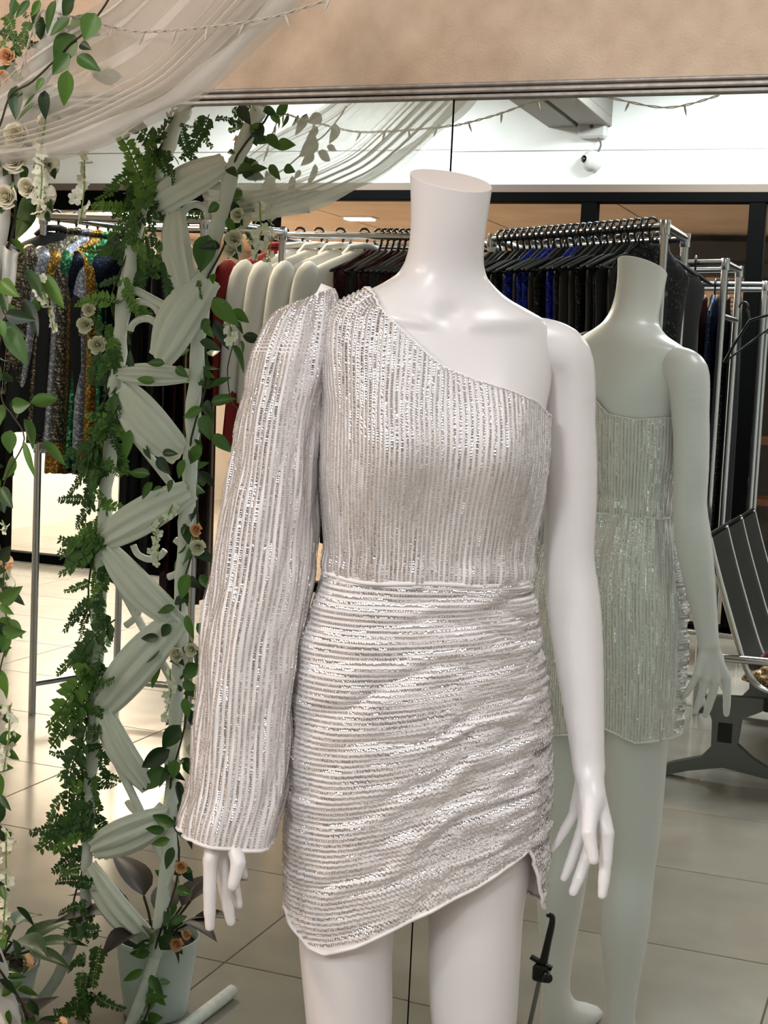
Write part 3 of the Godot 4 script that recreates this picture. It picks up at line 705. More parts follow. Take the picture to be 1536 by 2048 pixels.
	obj("cuff_lining", tubem(cuff, 0.0022, 6), lining, t)
	P = []
	for r in 54:
		var u := r / 54.0
		for k in 226:
			var w := 0.03 + (k + 0.5) / 226.0 * 0.965
			P.append(spot(sl.at(sl.p, u, w), sl.at(sl.n, u, w).normalized(), Vector3.DOWN, 0.15))
	sequins(lo, P, sq)

# ---------------------------------------------------------------- flower arch
func leaf_mesh(wr: float, curl: float, fold: float) -> ArrayMesh:
	# unit leaf: base at the origin, tip at +y, faces +z
	var g := G.new()
	var pts := PackedVector3Array()
	var n := 9
	for r in n:
		var f := float(r) / (n - 1)
		var w := wr * 0.5 * pow(sin(PI * pow(f, 0.78)), 0.85) * (1.0 - 0.25 * f)
		for c in 5:
			var s := (c - 2) / 2.0
			pts.append(Vector3(s * w, f, -curl * f * f + fold * absf(s) * w * 1.4))
	g.grid(pts, 5, n)
	return g.mesh()
func frond_mesh(seed_: int, bend: float) -> ArrayMesh:
	var r := RandomNumberGenerator.new()
	r.seed = seed_
	var g := G.new()
	var P := []
	for k in 13:
		var f := k / 12.0
		P.append(Vector3(bend * f * f, f, 0.06 * sin(f * 5.0)))
	g.tube(P, 0.012, 4)
	for k in range(1, 15):
		var f := k / 15.0
		var i: int = int(f * 12)
		var o: Vector3 = P[i].lerp(P[i + 1], f * 12 - i)
		for s in [-1, 1]:
			var L := 0.21 * (1.0 - 0.5 * f) * r.randf_range(0.8, 1.2)
			var d := Vector3(s, 0.5 + 0.3 * r.randfn() * 0.5, r.randf_range(-0.5, 0.6)).normalized()
			var wd := d.cross(Vector3(0, 0, 1)).normalized() * L * 0.26
			var up := d.cross(wd).normalized() * L * 0.08
			g.face([o, o + d * L * 0.35 + wd + up, o + d * L * 0.7 + wd * 0.8 + up, o + d * L, o + d * L * 0.7 - wd * 0.8 + up, o + d * L * 0.35 - wd + up])
	return g.mesh()
func rose_mesh(seed_: int) -> ArrayMesh:
	# unit rose of radius 1, faces +z
	var r := RandomNumberGenerator.new()
	r.seed = seed_
	var g := G.new()
	for k in 24:
		var f := k / 23.0
		var th := k * 2.4 + r.randf_range(-0.2, 0.2)
		var R := lerpf(0.07, 0.86, pow(f, 0.85))
		var H := lerpf(0.60, 0.16, f * f)
		var W := lerpf(2.6, 1.15, sqrt(f))
		var pts := PackedVector3Array()
		for a in 6:
			var v := a / 5.0
			for b in 7:
				var u := (b / 6.0 - 0.5) * W
				var rr := R * (0.45 + 0.55 * pow(v, 0.5)) + 0.16 * f * pow(v, 4) * (1.0 + r.randf() * 0.2) - 0.04 * (1.0 - f) * v
				var z := -0.3 + (H + 0.3) * v - 0.14 * f * pow(v, 5) - 0.18 * pow(absf(u) / W * 2.0, 3) * v
				pts.append(Vector3(cos(th + u) * rr, sin(th + u) * rr, z))
		g.grid(pts, 7, 6)
	g.lathe([Vector2(0.16, 0.0), Vector2(0.13, 0.3), Vector2(0.05, 0.46), Vector2(0.001, 0.48)], 8)
	for k in range(g.v.size() - 32, g.v.size()): g.v[k] = Vector3(g.v[k].x, g.v[k].z, g.v[k].y)
	return g.mesh()
func blossom_mesh(seed_: int) -> ArrayMesh:
	var r := RandomNumberGenerator.new()
	r.seed = seed_
	var g := G.new()
	for k in 5:
		var th := TAU * k / 5 + r.randf_range(-0.2, 0.2)
		var d := Vector3(cos(th), sin(th), 0)
		var s := Vector3(-d.y, d.x, 0)
		var pts := PackedVector3Array()
		for a in 4:
			var v := a / 3.0
			for b in 3:
				var w := (b - 1) * 0.42 * sin(PI * (0.15 + 0.7 * v))
				pts.append(d * (0.08 + 0.92 * v) + s * w + Vector3(0, 0, 0.35 * v - 0.3 * v * v * v + 0.1 * absf(b - 1)))
		g.grid(pts, 3, 4)
	return g.mesh()
func aim(dir: Vector3, face: Vector3) -> Basis:
	var y := dir.normalized()
	var z := face - y * face.dot(y)
	if z.length() < 0.05: z = Vector3.RIGHT - y * y.x
	z = z.normalized()
	return Basis(y.cross(z), y, z)
func put(called: String, m: Mesh, material: Material, parent: Node3D, b: Basis, at: Vector3) -> MeshInstance3D:
	var o := obj(called, m, material, parent)
	o.transform = Transform3D(b, at)
	return o
func build_arch() -> void:
	var white := textured("arch_paint", noise_tex(0.02, [[0.0, Color(0.78, 0.77, 0.74)], [1.0, Color(0.90, 0.89, 0.86)]], 3, 256), 6.0, 0.5)
	var a := thing("flower_arch", "white tubular metal wedding arch with scrolls, wrapped in gauze and greenery", "arch")
	var RR := curve(path3(RAIL_R), 60)
	var LL := curve(path3(RAIL_L), 60)
	# the hoop above the frame, over to the far post on the other side of the mirror
	var hoops := []
	for h in [[RR[0], Vector3(-1.24, 2.09, 0.36), Vector3(-1.05, 2.35, 0.36), Vector3(-0.77, 2.53, 0.36), Vector3(-0.45, 2.60, 0.36)], [LL[0], Vector3(-1.40, 2.13, 0.36), Vector3(-1.17, 2.46, 0.36), Vector3(-0.84, 2.68, 0.36), Vector3(-0.45, 2.76, 0.36)]]:
		var full: Array = h.duplicate()
		for k in [3, 2, 1, 0]: full.append(Vector3(-0.9 - h[k].x, h[k].y, h[k].z))
		hoops.append(curve(full, 50))
	obj("rail", tubem(RR, 0.0125, 10), white, a)
	obj("rail", tubem(LL, 0.0125, 10), white, a)
	for h in hoops: obj("hoop", tubem(h, 0.0125, 10), white, a)
	for rail in [RR, LL]:
		var far := []
		for p in rail: far.append(Vector3(-0.9 - p.x, p.y, p.z))
		obj("rail", tubem(far, 0.0125, 10), white, a)
	obj("foot_bar", tubem([Vector3(0.46, 0.016, 0.452), Vector3(0.472, 0.016, 0.10)], 0.0145, 10), white, a)
	for k in [7, 16, 27, 36, 46]: obj("rung", tubem([RR[k], LL[k]], 0.009, 8), white, a)
	for s in SCROLLS: obj("scroll", tubem(curve(path3(s), 20), 0.0075, 8), white, a)
	obj("brace", tubem(curve([v3(BRACE, 0), v3(BRACE, 3), v3(BRACE, 6), Vector3(-1.70, 0.014, 0.19)], 10), 0.0125, 10), white, a)
	obj("foot_bar", tubem([Vector3(-1.360, 0.016, 0.452), Vector3(-1.372, 0.016, 0.10)], 0.0145, 10), white, a)
	obj("foot_bar", tubem([Vector3(-1.368, 0.016, 0.18), Vector3(-1.475, 0.016, 0.175)], 0.0125, 10), white, a)
	# gauze wound from rail to rail
	var gauze := mat("gauze", Color(0.90, 0.89, 0.85), 0.85)
	gauze.backlight_enabled = true
	gauze.backlight = Color(0.5, 0.5, 0.46)
	gauze.rim_enabled = true
	gauze.rim = 0.3
	var wr := thing("gauze_wrap", "off-white gauze wound zigzag between the rails of the arch", "fabric")
	for b in range(0, BANDS.size(), 7):
		var A := v3(BANDS, b)
		var B := v3(BANDS, b + 3)
		var w: float = BANDS[b + 6]
		var d := (B - A).normalized()
		var s := Vector3(0, 0, 1).cross(d).normalized()
		var pts := PackedVector3Array()
		var nr := 22
		for r in nr:
			var f := float(r) / (nr - 1)
			var ww := w * (0.5 + 0.5 * pow(sin(PI * clampf(f, 0.04, 0.96)), 0.7))
			for c in 56:
				var th := TAU * c / 56
				var pl := 0.0012 * sin(c * 2.3 + b) * sin(PI * f) + 0.0024 * sin(th * 8.0 + f * 2.0 + b)
				pts.append(A.lerp(B, f * 1.06 - 0.03) + s * cos(th) * (ww * 0.5 + pl) + Vector3(0, 0, 1) * (sin(th) * (0.013 + pl * 1.6) - 0.022 * sin(PI * f) + 0.012))
		var g := G.new()
		g.grid(pts, 56, nr, true)
		obj("band", g.mesh(), gauze, wr)
	# wraps round the rails themselves
	for rail in [RR, LL]:
		var sub := []
		for k in rail.size():
			sub.append(rail[k] + Vector3(sin(k * 1.7), 0, cos(k * 1.7)) * 0.002)
		var rr := []
		for k in rail.size(): rr.append(0.0155 + 0.002 * sin(k * 2.1))
		obj("rail_wrap", tubem(sub.slice(0, 52), rr.slice(0, 52), 10), gauze, wr)
	# sheer drape
	var sheer := mat("sheer", Color(0.95, 0.93, 0.90, 0.46), 0.8)
	sheer.transparency = BaseMaterial3D.TRANSPARENCY_ALPHA
	sheer.backlight_enabled = true
	sheer.backlight = Color(0.7, 0.69, 0.66)
	sheer.cull_mode = BaseMaterial3D.CULL_DISABLED
	var lo := curve(path3(DRAPE_LO), 60)
	var up := curve(path3(DRAPE_UP), 60)
	var dr := thing("sheer_drape", "sheer off-white voile swag hanging in folds from the arch", "drape")
	for layer in 2:
		var pts := PackedVector3Array()
		var nv := 90
		for k in 60:
			var f := k / 59.0
			for c in nv:
				var s := float(c) / (nv - 1)
				var sag := Vector3(0.0, -0.03 * sin(PI * f) * sin(PI * s), 0)
				var ph := s * 15.0 + 0.8 * sin(s * 9.0) + layer * 0.9
				var fold := sin(ph * TAU * 0.5) * (0.010 + 0.012 * s) * (0.5 + 0.5 * f)
				var s2 := s + 0.018 * sin(ph * TAU)
				var lower: Vector3 = lo[k]
				if layer == 1: lower = lo[k].lerp(up[k], 0.10)
				pts.append(up[k].lerp(lower, s2) + sag + Vector3(0, 0, fold + layer * 0.022 - 0.02 * sin(PI * s)))
		var g := G.new()
		g.grid(pts, nv, 60)
		obj("voile", g.mesh(), sheer, dr)
	# the rolled lower edge
	var roll := []
	var rad := []
	for k in 60:
		roll.append(lo[k] + Vector3(0, 0.012, 0.008))
		rad.append(0.013 + 0.004 * sin(k * 0.4))
	var rg := G.new()
	rg.tube(roll, rad, 12)
	obj("rolled_edge", rg.mesh(), sheer, dr)
	# light string
	var wire := mat("clear_wire", Color(0.78, 0.74, 0.68), 0.35)
	var st := thing("string_light", "clear wire of small unlit fairy lights strung across the drape", "string lights")
	var sp := curve(path3(STRING), 150)
	var tw := []
	var tw2 := []
	for k in sp.size():
		tw.append(sp[k] + Vector3(0, sin(k * 1.1), cos(k * 1.1)) * 0.0016)
		tw2.append(sp[k] - Vector3(0, sin(k * 1.1), cos(k * 1.1)) * 0.0016)
	obj("wire", tubem(tw, 0.0011, 5), wire, st)
	obj("wire", tubem(tw2, 0.0011, 5), wire, st)
	for k in range(6, 150, 9):
		var d: Vector3 = Vector3(rng.randf_range(-0.5, 0.5), -1, rng.randf_range(-0.3, 0.5)).normalized()
		obj("bulb", tubem([sp[k], sp[k] + d * 0.007, sp[k] + d * 0.012, sp[k] + d * 0.02], [0.0015, 0.0024, 0.002, 0.0006], 6), wire, st)
	# leaves
	var greens := [Color(0.24, 0.40, 0.10), Color(0.15, 0.28, 0.08), Color(0.33, 0.50, 0.13), Color(0.09, 0.19, 0.07)]
	var lm := []
	for k in 4:
		var gm := textured("leaf_green_%d" % k, noise_tex(0.03, [[0.2, greens[k].darkened(0.18)], [0.8, greens[k].lightened(0.08)]], k + 5, 256), 14.0, 0.42, 0.0, false)
		gm.backlight_enabled = true
		gm.backlight = greens[k] * 0.5
		lm.append(gm)
	var stemm := mat("stem_brown", Color(0.23, 0.20, 0.09), 0.7)
	var ga := thing("leaf_garland", "artificial vine of broad pointed green leaves climbing the arch", "garland")
	var shapes := {}
	var nleaf := 0
	for set_ in [LEAVES, LEAVES_R]:
		for b in range(0, set_.size(), 7):
			var A := v3(set_, b)
			var B := v3(set_, b + 3)
			var w: float = set_[b + 6]
			var key := "%.1f" % w
			if not shapes.has(key): shapes[key] = leaf_mesh(float(key), 0.12, 0.25)
			var face := Vector3(rng.randf_range(-0.4, 0.4), rng.randf_range(-0.1, 0.5), 1.0 if set_ == LEAVES else -1.0)
			if set_ == LEAVES: face.x += 0.35
			var L := A.distance_to(B)
			put("leaf", shapes[key], lm[[0, 0, 2, 1, 3, 0, 2][nleaf % 7]], ga, aim(B - A, face).scaled(Vector3.ONE * L), A)
			# stalk back to the vine
			nleaf += 1
	shapes["a"] = leaf_mesh(0.5, 0.15, 0.25)
	shapes["b"] = leaf_mesh(0.62, 0.1, 0.2)
	for k in 130:
		var f := rng.randf()
		var p: Vector3 = RR[int(f * 57)] + Vector3(rng.randf_range(-0.01, 0.035), 0, rng.randf_range(-0.035, 0.035))
		var d := Vector3(rng.randf_range(-0.3, 0.9), rng.randf_range(-1.1, 0.35), rng.randf_range(-0.8, 0.8))
		put("leaf", shapes["a" if k % 2 == 0 else "b"], lm[[0, 2, 1, 0, 3][k % 5]], ga, aim(d, Vector3(rng.randf_range(-0.6, 0.6), 0.4, -1 if rng.randf() < 0.6 else 1)).scaled(Vector3.ONE * rng.randf_range(0.032, 0.055)), p)
	var vine := []
	for k in 60: vine.append(RR[k] + Vector3(0.012 + 0.012 * sin(k * 0.7), 0, 0.018 * cos(k * 0.7)))
	obj("stem", tubem(vine, 0.0022, 6), stemm, ga)
	obj("stem", tubem(curve(path3(BRANCH), 40), 0.0016, 6), stemm, ga)
	obj("stem", tubem(curve(path3(BRANCH_LOW), 60), 0.0012, 6), stemm, ga)
	# hanging blossoms on thin pale stems
	var petal := mat("white_petal", Color(0.90, 0.89, 0.80), 0.7)
	petal.backlight_enabled = true
	petal.backlight = Color(0.35, 0.35, 0.3)
	var pale := mat("pale_stem", Color(0.45, 0.55, 0.22), 0.6)
	var bl := thing("blossom_vine", "hanging stems of small white bell blossoms beside the leaf vine", "flower")
	var bm := [blossom_mesh(1), blossom_mesh(2)]
	for set_ in [BLOSSOMS, BLOSSOMS_R]:
		for b in range(0, set_.size(), 6):
			var A := v3(set_, b)
			var B := v3(set_, b + 3)
			obj("stem", tubem([A, A.lerp(B, 0.5) + Vector3(0.006, 0, 0.004), B], 0.0013, 5), pale, bl)
			var n: int = max(3, int(A.distance_to(B) / 0.011))
			for k in n:
				var f := (k + 0.5) / n
				var s := rng.randf_range(0.008, 0.013)
				put("blossom", bm[k % 2], petal, bl, aim(Vector3(rng.randf_range(-1, 1), rng.randf_range(-1, 0.3), 0), Vector3(rng.randf_range(-1, 1), -0.5, rng.randf_range(-1, 1))).scaled(Vector3.ONE * s), A.lerp(B, f) + Vector3(rng.randf_range(-0.009, 0.009), 0, rng.randf_range(-0.009, 0.009)))
	# ferny vine
	var fernm := []
	var fg := [Color(0.26, 0.40, 0.11), Color(0.17, 0.30, 0.08), Color(0.36, 0.50, 0.15)]
	for k in 3:
		var m := mat("fern_%d" % k, fg[k], 0.55)
		m.backlight_enabled = true
		m.backlight = fg[k] * 0.5
		fernm.append(m)
	var fr := [frond_mesh(1, 0.25), frond_mesh(2, -0.2), frond_mesh(3, 0.05)]
	var fe := thing("fern_garland", "dense ferny artificial garland with hanging fronds along the arch", "garland")
	var kf := 0
	for set_ in [FRONDS, FRONDS_D]:
		for b in range(0, set_.size(), 6):
			var A := v3(set_, b)
			var B := v3(set_, b + 3)
			put("frond", fr[kf % 3], fernm[[0, 1, 2, 0, 1][kf % 5]], fe, aim(B - A, Vector3(rng.randf_range(-0.5, 0.5), 0.3, -1 if set_ == FRONDS else 1)).scaled(Vector3.ONE * A.distance_to(B)), A)
			kf += 1
	for k in 70:
		var p: Vector3 = LL[rng.randi() % 56] + Vector3(rng.randf_range(-0.05, 0.03), 0, rng.randf_range(-0.05, 0.05))
		put("frond", fr[k % 3], fernm[k % 2], fe, aim(Vector3(rng.randf_range(-0.8, 0.5), rng.randf_range(-1, 0.2), rng.randf_range(-0.6, 0.6)), Vector3(rng.randf_range(-1, 1), 0.2, -1)).scaled(Vector3.ONE * rng.randf_range(0.06, 0.11)), p)
	var fv := []
	for k in 60: fv.append(LL[k] + Vector3(-0.014 + 0.012 * sin(k * 0.6), 0, 0.018 * cos(k * 0.6)))
	obj("stem", tubem(fv, 0.002, 6), stemm, fe)
	# roses
	var rw := mat("rose_white", Color(0.92, 0.89, 0.79), 0.75)
	rw.backlight_enabled = true
	rw.backlight = Color(0.3, 0.29, 0.24)
	var rp := mat("rose_peach", Color(0.94, 0.74, 0.55), 0.75)
	rp.backlight_enabled = true
	rp.backlight = Color(0.3, 0.2, 0.12)
	var rm := [rose_mesh(1), rose_mesh(2), rose_mesh(3)]
	var names := ["large creamy white rose at the edge of the drape", "creamy white rose just below the topmost white rose", "half-open white rose above the hanging white blossoms", "white rose cut off by the left edge of the picture", "peach rose beside the small leaves, the larger of two", "small peach bud rose under the larger peach rose"]
	var kr := 0
	for set_ in [ROSES, ROSES_R]:
		for b in range(0, set_.size(), 5):
			var dirz := 1.0 if set_ == ROSES else -1.0
			var lab: String = names[kr] if kr < names.size() else ("white artificial rose tucked into the mirror side of the arch" if set_[b + 4] == 0 else "peach artificial rose tucked into the mirror side of the arch")
			var o := thing("artificial_rose", lab, "rose", v3(set_, b), 0.0, "roses on the arch")
			var R: float = set_[b + 3]
			var face := Vector3(rng.randf_range(-0.2, 0.6), rng.randf_range(0.0, 0.5), dirz)
			put("petals", rm[kr % 3], rw if set_[b + 4] == 0 else rp, o, aim(Vector3.UP, face).scaled(Vector3.ONE * R), Vector3.ZERO)
			put("calyx", shapes["b"], lm[1], o, aim(Vector3(rng.randf_range(-1, 1), -0.6, 0), face).scaled(Vector3.ONE * R * 1.5), -face.normalized() * R * 0.25)
			put("calyx", shapes["b"], lm[0], o, aim(Vector3(rng.randf_range(-1, 1), 0.6, 0), face).scaled(Vector3.ONE * R * 1.3), -face.normalized() * R * 0.25)
			kr += 1
	# pots by the foot of the arch
	var potm := mat("pot_white", Color(0.80, 0.83, 0.82), 0.35)
	var soil := textured("soil", noise_tex(0.05, [[0.2, Color(0.07, 0.05, 0.04)], [0.9, Color(0.17, 0.13, 0.10)]], 9, 256), 8.0, 0.95)
	var pots := [[Vector3(-1.475, 0, 0.315), 0.172, 0.090, "white plant pot with dark reddish pointed leaves"], [Vector3(-1.765, 0, 0.14), 0.125, 0.095, "white plant pot with broad variegated green leaves"]]
	for k in 2:
		var p: Array = pots[k]
		var o := thing("plant_pot", p[3], "plant pot", p[0])
		var g := G.new()
		var R: float = p[2]
		var H: float = p[1]
		g.lathe([Vector2(0.001, 0.0), Vector2(R * 0.72, 0.0), Vector2(R * 0.75, 0.005), Vector2(R * 0.97, H - 0.012), Vector2(R, H - 0.01), Vector2(R, H), Vector2(R * 0.95, H), Vector2(R * 0.92, H - 0.02)], 32)
		obj("pot", g.mesh(), potm, o)
		var sg := G.new()
		sg.lathe([Vector2(0.001, H - 0.018), Vector2(R * 0.5, H - 0.016), Vector2(R * 0.93, H - 0.022)], 24)
		obj("soil", sg.mesh(), soil, o)
		var lmx: StandardMaterial3D
		if k == 0: lmx = textured("caladium", noise_tex(0.03, [[0.1, Color(0.11, 0.07, 0.065)], [0.9, Color(0.25, 0.175, 0.15)]], 12, 256), 10.0, 0.5, 0.0, false)
		else: lmx = textured("dieffenbachia", noise_tex(0.025, [[0.3, Color(0.05, 0.13, 0.04)], [0.55, Color(0.14, 0.30, 0.07)], [0.8, Color(0.42, 0.52, 0.18)]], 13, 256), 10.0, 0.4, 0.0, false)
		var big := leaf_mesh(0.55, 0.35, 0.3)
		for j in 11:
			var th := TAU * j / 11 + rng.randf_range(-0.25, 0.25)
			var d := Vector3(cos(th), rng.randf_range(0.1, 0.75), sin(th) * 0.8).normalized()
			var b0 := Vector3(cos(th) * 0.02, H - 0.02, sin(th) * 0.02)
			var b1 := b0 + Vector3(d.x * 0.06, rng.randf_range(0.03, 0.09), d.z * 0.06)
			obj("stalk", tubem([b0, b0.lerp(b1, 0.5) + Vector3(0, 0.012, 0), b1], 0.003, 6), stemm, o)
			put("leaf", big, lmx, o, aim(d, Vector3(-d.x, 1.0, -d.z)).scaled(Vector3.ONE * rng.randf_range(0.10, 0.15)), b1)

# ---------------------------------------------------------------- racks and clothes
func rack(A: Vector3, B: Vector3, D: Vector3, H: float, label: String, mid := true) -> Node3D:
	# front rail from A to B (on the floor plan), back rail shifted by D: such light racks stand a little skewed
	var ch := mat("chrome", Color(0.74, 0.75, 0.76), 0.22, 0.95)
	var o := thing("garment_rack", label, "clothes rack", A, 0.0, "chrome garment racks")
	var L := B - A
	var up := Vector3.UP
	for e in [Vector3.ZERO, L]:
		for z in [Vector3.ZERO, D]:
			obj("post", tubem([e + z, e + z + up * H], 0.0145, 10), ch, o)
			obj("joint", tubem([e + z + up * (H - 0.03), e + z + up * (H + 0.018)], 0.0185, 10), ch, o)
		for y in ([0.12, H - 0.22] if mid else [0.12]): obj("end_bar", tubem([e + up * y, e + D + up * y], 0.0125, 10), ch, o)
		obj("end_bar", tubem([e + up * H, e + D + up * H], 0.0145, 10), ch, o)
	for z in [Vector3.ZERO, D]: obj("rail", tubem([z + up * H, z + L + up * H], 0.0145, 10), ch, o)
	obj("lower_rail", tubem([D * 0.5 + up * 0.12, D * 0.5 + L + up * 0.12], 0.0145, 10), ch, o)
	return o
func hanger_proto() -> Node3D:
	var bk := mat("hanger_black", Color(0.025, 0.025, 0.027), 0.35)
	var o := thing("clothes_hanger", "black plastic clothes hanger", "hanger")
	var hook := [Vector3(0, 0, 0)]
	for k in 11:
		var th := -PI / 2 + PI * 1.32 * k / 10.0
		hook.append(Vector3(cos(th) * 0.024 + 0.0, 0.067 + sin(th) * 0.024, 0))
	hook[1] = Vector3(0.012, 0.040, 0)
	obj("hook", tubem(hook, 0.0048, 6), bk, o)
	obj("bar", tubem([Vector3(-0.205, -0.085, 0), Vector3(-0.12, -0.045, 0), Vector3(0, 0.0, 0), Vector3(0.12, -0.045, 0), Vector3(0.205, -0.085, 0)], 0.0065, 6), bk, o)
	obj("bar", tubem([Vector3(-0.205, -0.085, 0), Vector3(0.205, -0.085, 0)], 0.0045, 6), bk, o)
	return o
func garment_mesh(hw: float, L: float, th: float, flare: float, seed_: int, drop := 0.085) -> ArrayMesh:
	# hangs from y = 0 (the neck), shoulders along x
	var fn := FastNoiseLite.new()
	fn.seed = seed_
	fn.frequency = 1.0
	var pts := PackedVector3Array()
	var nc := 40
	var T := [[0.0, 0.055, 0.016], [-0.012, 0.07, 0.022], [-drop * 0.5, hw * 0.62, th * 0.7], [-drop, hw * 0.95, th * 0.95], [-drop - 0.03, hw, th], [-drop - 0.16, hw * 0.92, th * 1.05], [-L * 0.45, hw * 0.86, th], [-L * 0.7, hw * (0.9 + flare * 0.5), th * (1 + flare * 0.6)], [-L, hw * (0.95 + flare), th * (1 + flare)]]
	for r in 26:
		var f := r / 25.0
		var y := -L * pow(f, 1.35)
		for c in nc:
			var a := TAU * c / nc
			var w := slut(T, y, 1)
			var d := slut(T, y, 2)
			var fold := (0.016 * sin(a * 7.0 + seed_) + 0.02 * fn.get_noise_2d(cos(a) * 3.0 + seed_, sin(a) * 3.0)) * smoothstep(0.1, 0.7, f)
			pts.append(Vector3(cos(a) * (w + fold), y + (0.012 * fn.get_noise_2d(a * 2.0, 5.0) if r == 25 else 0.0), signf(sin(a)) * pow(absf(sin(a)), 0.75) * (d + fold)))
	var g := G.new()
	g.grid(pts, nc, 26, true)
	return g.mesh()
func sleeve_mesh(hw: float, L: float, s: float) -> ArrayMesh:
	var p := [Vector3(s * (hw - 0.035), -0.085, 0), Vector3(s * (hw + 0.006), -0.13, 0.004), Vector3(s * (hw + 0.028), -0.30, 0.012), Vector3(s * (hw + 0.036), -L * 0.75, 0.022), Vector3(s * (hw + 0.040), -L, 0.04)]
	return tubem(curve(p, 16), [0.03, 0.045, 0.052, 0.054, 0.054, 0.053, 0.052, 0.051, 0.05, 0.049, 0.048, 0.047, 0.046, 0.046, 0.045, 0.044], 12, 0.5)
var hanger: Node3D
var shapes_cache := {}
func garment(kind: String, at: Vector3, turn: float, material: Material, label: String, group: String, L := 0.8, flare := 0.1, hw := 0.2) -> void:
	# its hanger hooks over the rail at "at"
	var drop := 0.091 - 0.0145
	var hp := at + Vector3(0, -drop, 0) - Basis(Vector3.UP, turn) * Vector3(0.0, 0, 0)
	if hanger == null:
		hanger = hanger_proto()
		hanger.position = hp
		hanger.rotation.y = turn
		tag(hanger, "black plastic clothes hanger carrying the black jacket at the rack's end", "hanger", "black hangers")
	else: copy(hanger, hp, turn, "black plastic hanger holding one of the %s" % group, "black hangers")
	var o := thing(kind, label, "dress" if kind.contains("dress") or kind.contains("gown") else "jacket", hp + Vector3(0, 0.006, 0), turn, group)
	var v := rng.randi() % 3
	var key := "%s%d%.2f%.2f%.2f" % [kind, v, L, flare, hw]
	if not shapes_cache.has(key): shapes_cache[key] = garment_mesh(hw, L, 0.032 if kind.contains("jacket") else 0.026, flare, v + 1)
	obj("body", shapes_cache[key], material, o)
	if kind.contains("jacket"):
		for s in [-1, 1]:
			var k2 := "sl%d%.2f" % [s, hw]
			if not shapes_cache.has(k2): shapes_cache[k2] = sleeve_mesh(hw, 0.62, s)
			obj("sleeve", shapes_cache[k2], material, o)
		obj("collar", tubem([Vector3(-0.075, -0.02, 0.02), Vector3(-0.05, 0.012, 0.0), Vector3(0, 0.018, -0.018), Vector3(0.05, 0.012, 0.0), Vector3(0.075, -0.02, 0.02), Vector3(0.03, -0.16, 0.04)], 0.014, 6), material, o)
func build_racks() -> void:
	var H := 1.92
	rack(Vector3(-3.22, 0, 2.40), Vector3(-2.60, 0, 2.52), Vector3(0.14, 0, 0.39), H, "garment rack at the left, its end holding glittering jackets", false)
	rack(Vector3(-2.56, 0, 3.00), Vector3(-1.72, 0, 3.05), Vector3(-0.02, 0, 0.42), H, "garment rack carrying the red and the white jackets", false)
	var C0 := Vector3(-1.63, 0, 3.00)
	var C1 := Vector3(-0.89, 0, 2.51)
	rack(C0, C1, Vector3(0, 0, 0.41), H, "garment rack with blue sequin gowns and rows of black hangers")
	rack(Vector3(-2.25, 0, 4.28), Vector3(-0.88, 0, 3.88), Vector3(0.01, 0, 0.37), H, "garment rack with dark gowns behind the blue gowns")
	rack(Vector3(-2.25, 0, 5.32), Vector3(-0.85, 0, 5.10), Vector3(-0.02, 0, 0.35), H, "garment rack nearest the shop window")
	var black := mat("black_cloth", Color(0.018, 0.018, 0.020), 0.8)
	var grey := glitter("grey_glitter", Color(0.16, 0.14, 0.12), Color(0.85, 0.80, 0.68))
	var silver := glitter("silver_glitter", Color(0.45, 0.45, 0.50), Color(0.97, 0.97, 1.0))
	var gold := glitter("gold_glitter", Color(0.38, 0.24, 0.05), Color(1.0, 0.82, 0.42))
	var green := glitter("green_glitter", Color(0.05, 0.22, 0.12), Color(0.55, 0.95, 0.70))
	var navy := glitter("navy_glitter", Color(0.006, 0.010, 0.028), Color(0.12, 0.30, 0.55), 0.85)
	var wine := glitter("wine_glitter", Color(0.07, 0.006, 0.014), Color(0.40, 0.06, 0.10), 0.85)
	var blue := glitter("blue_glitter", Color(0.015, 0.035, 0.22), Color(0.16, 0.30, 1.0), 0.7)
	var dark := glitter("black_glitter", Color(0.008, 0.008, 0.010), Color(0.30, 0.30, 0.28), 0.9)
	var white := mat("white_suiting", Color(0.86, 0.86, 0.85), 0.75)
	var red := mat("red_suiting", Color(0.50, 0.025, 0.025), 0.7)
	# end bar of the left rack: glitter jackets side by side
	var g := "jackets on the end of the left rack"
	var A := [[black, "black tailored jacket, outermost on the end bar", 0.76], [grey, "pewter glitter jacket next to the black jacket", 0.80], [silver, "silver sequin jacket between pewter and gold", 0.84], [gold, "gold sequin jacket with a gold hem band", 0.92], [green, "green and gold sequin jacket behind the gold one", 0.90], [navy, "navy and black sequin jacket innermost on the end bar", 0.92]]
	for k in A.size():
		var f := 0.14 if k == 0 else 0.22 + 0.125 * k
		garment("jacket", Vector3(-3.22 + 0.14 * f, H + 0.0145, 2.40 + 0.39 * f), -1.20 if k == 0 else -1.31, A[k][0], A[k][1], g, A[k][2], 0.05, 0.215)
	# black trousers and wine dress hanging lower
	for k in 4: garment("long_gown", Vector3(-3.05 + 0.10 * k, H + 0.0145, 2.85), 1.25, black if k < 2 else wine, "long %s gown on the left rack's back rail, %s" % ["black" if k < 2 else "wine sequin", ["leftmost", "second from the left", "third", "fourth"][k]], "gowns on the left rack", 1.30 if k < 2 else 1.42, 0.10, 0.2)
	# red and white jackets
	g = "jackets on the middle rack"
	var B := [[red, "red tailored jacket beside the white jackets", 0.0], [white, "white tailored jacket next to the red one", 0.07], [white, "second white tailored jacket from the red one", 0.15], [white, "third white tailored jacket from the red one", 0.24], [white, "white tailored jacket farthest from the red one", 0.34]]
	for k in B.size(): garment("jacket", Vector3(-2.50 + B[k][2], H + 0.0145, 3.003 + 0.06 * B[k][2]), -0.62, B[k][0], B[k][1], g, 0.80, 0.04, 0.215)
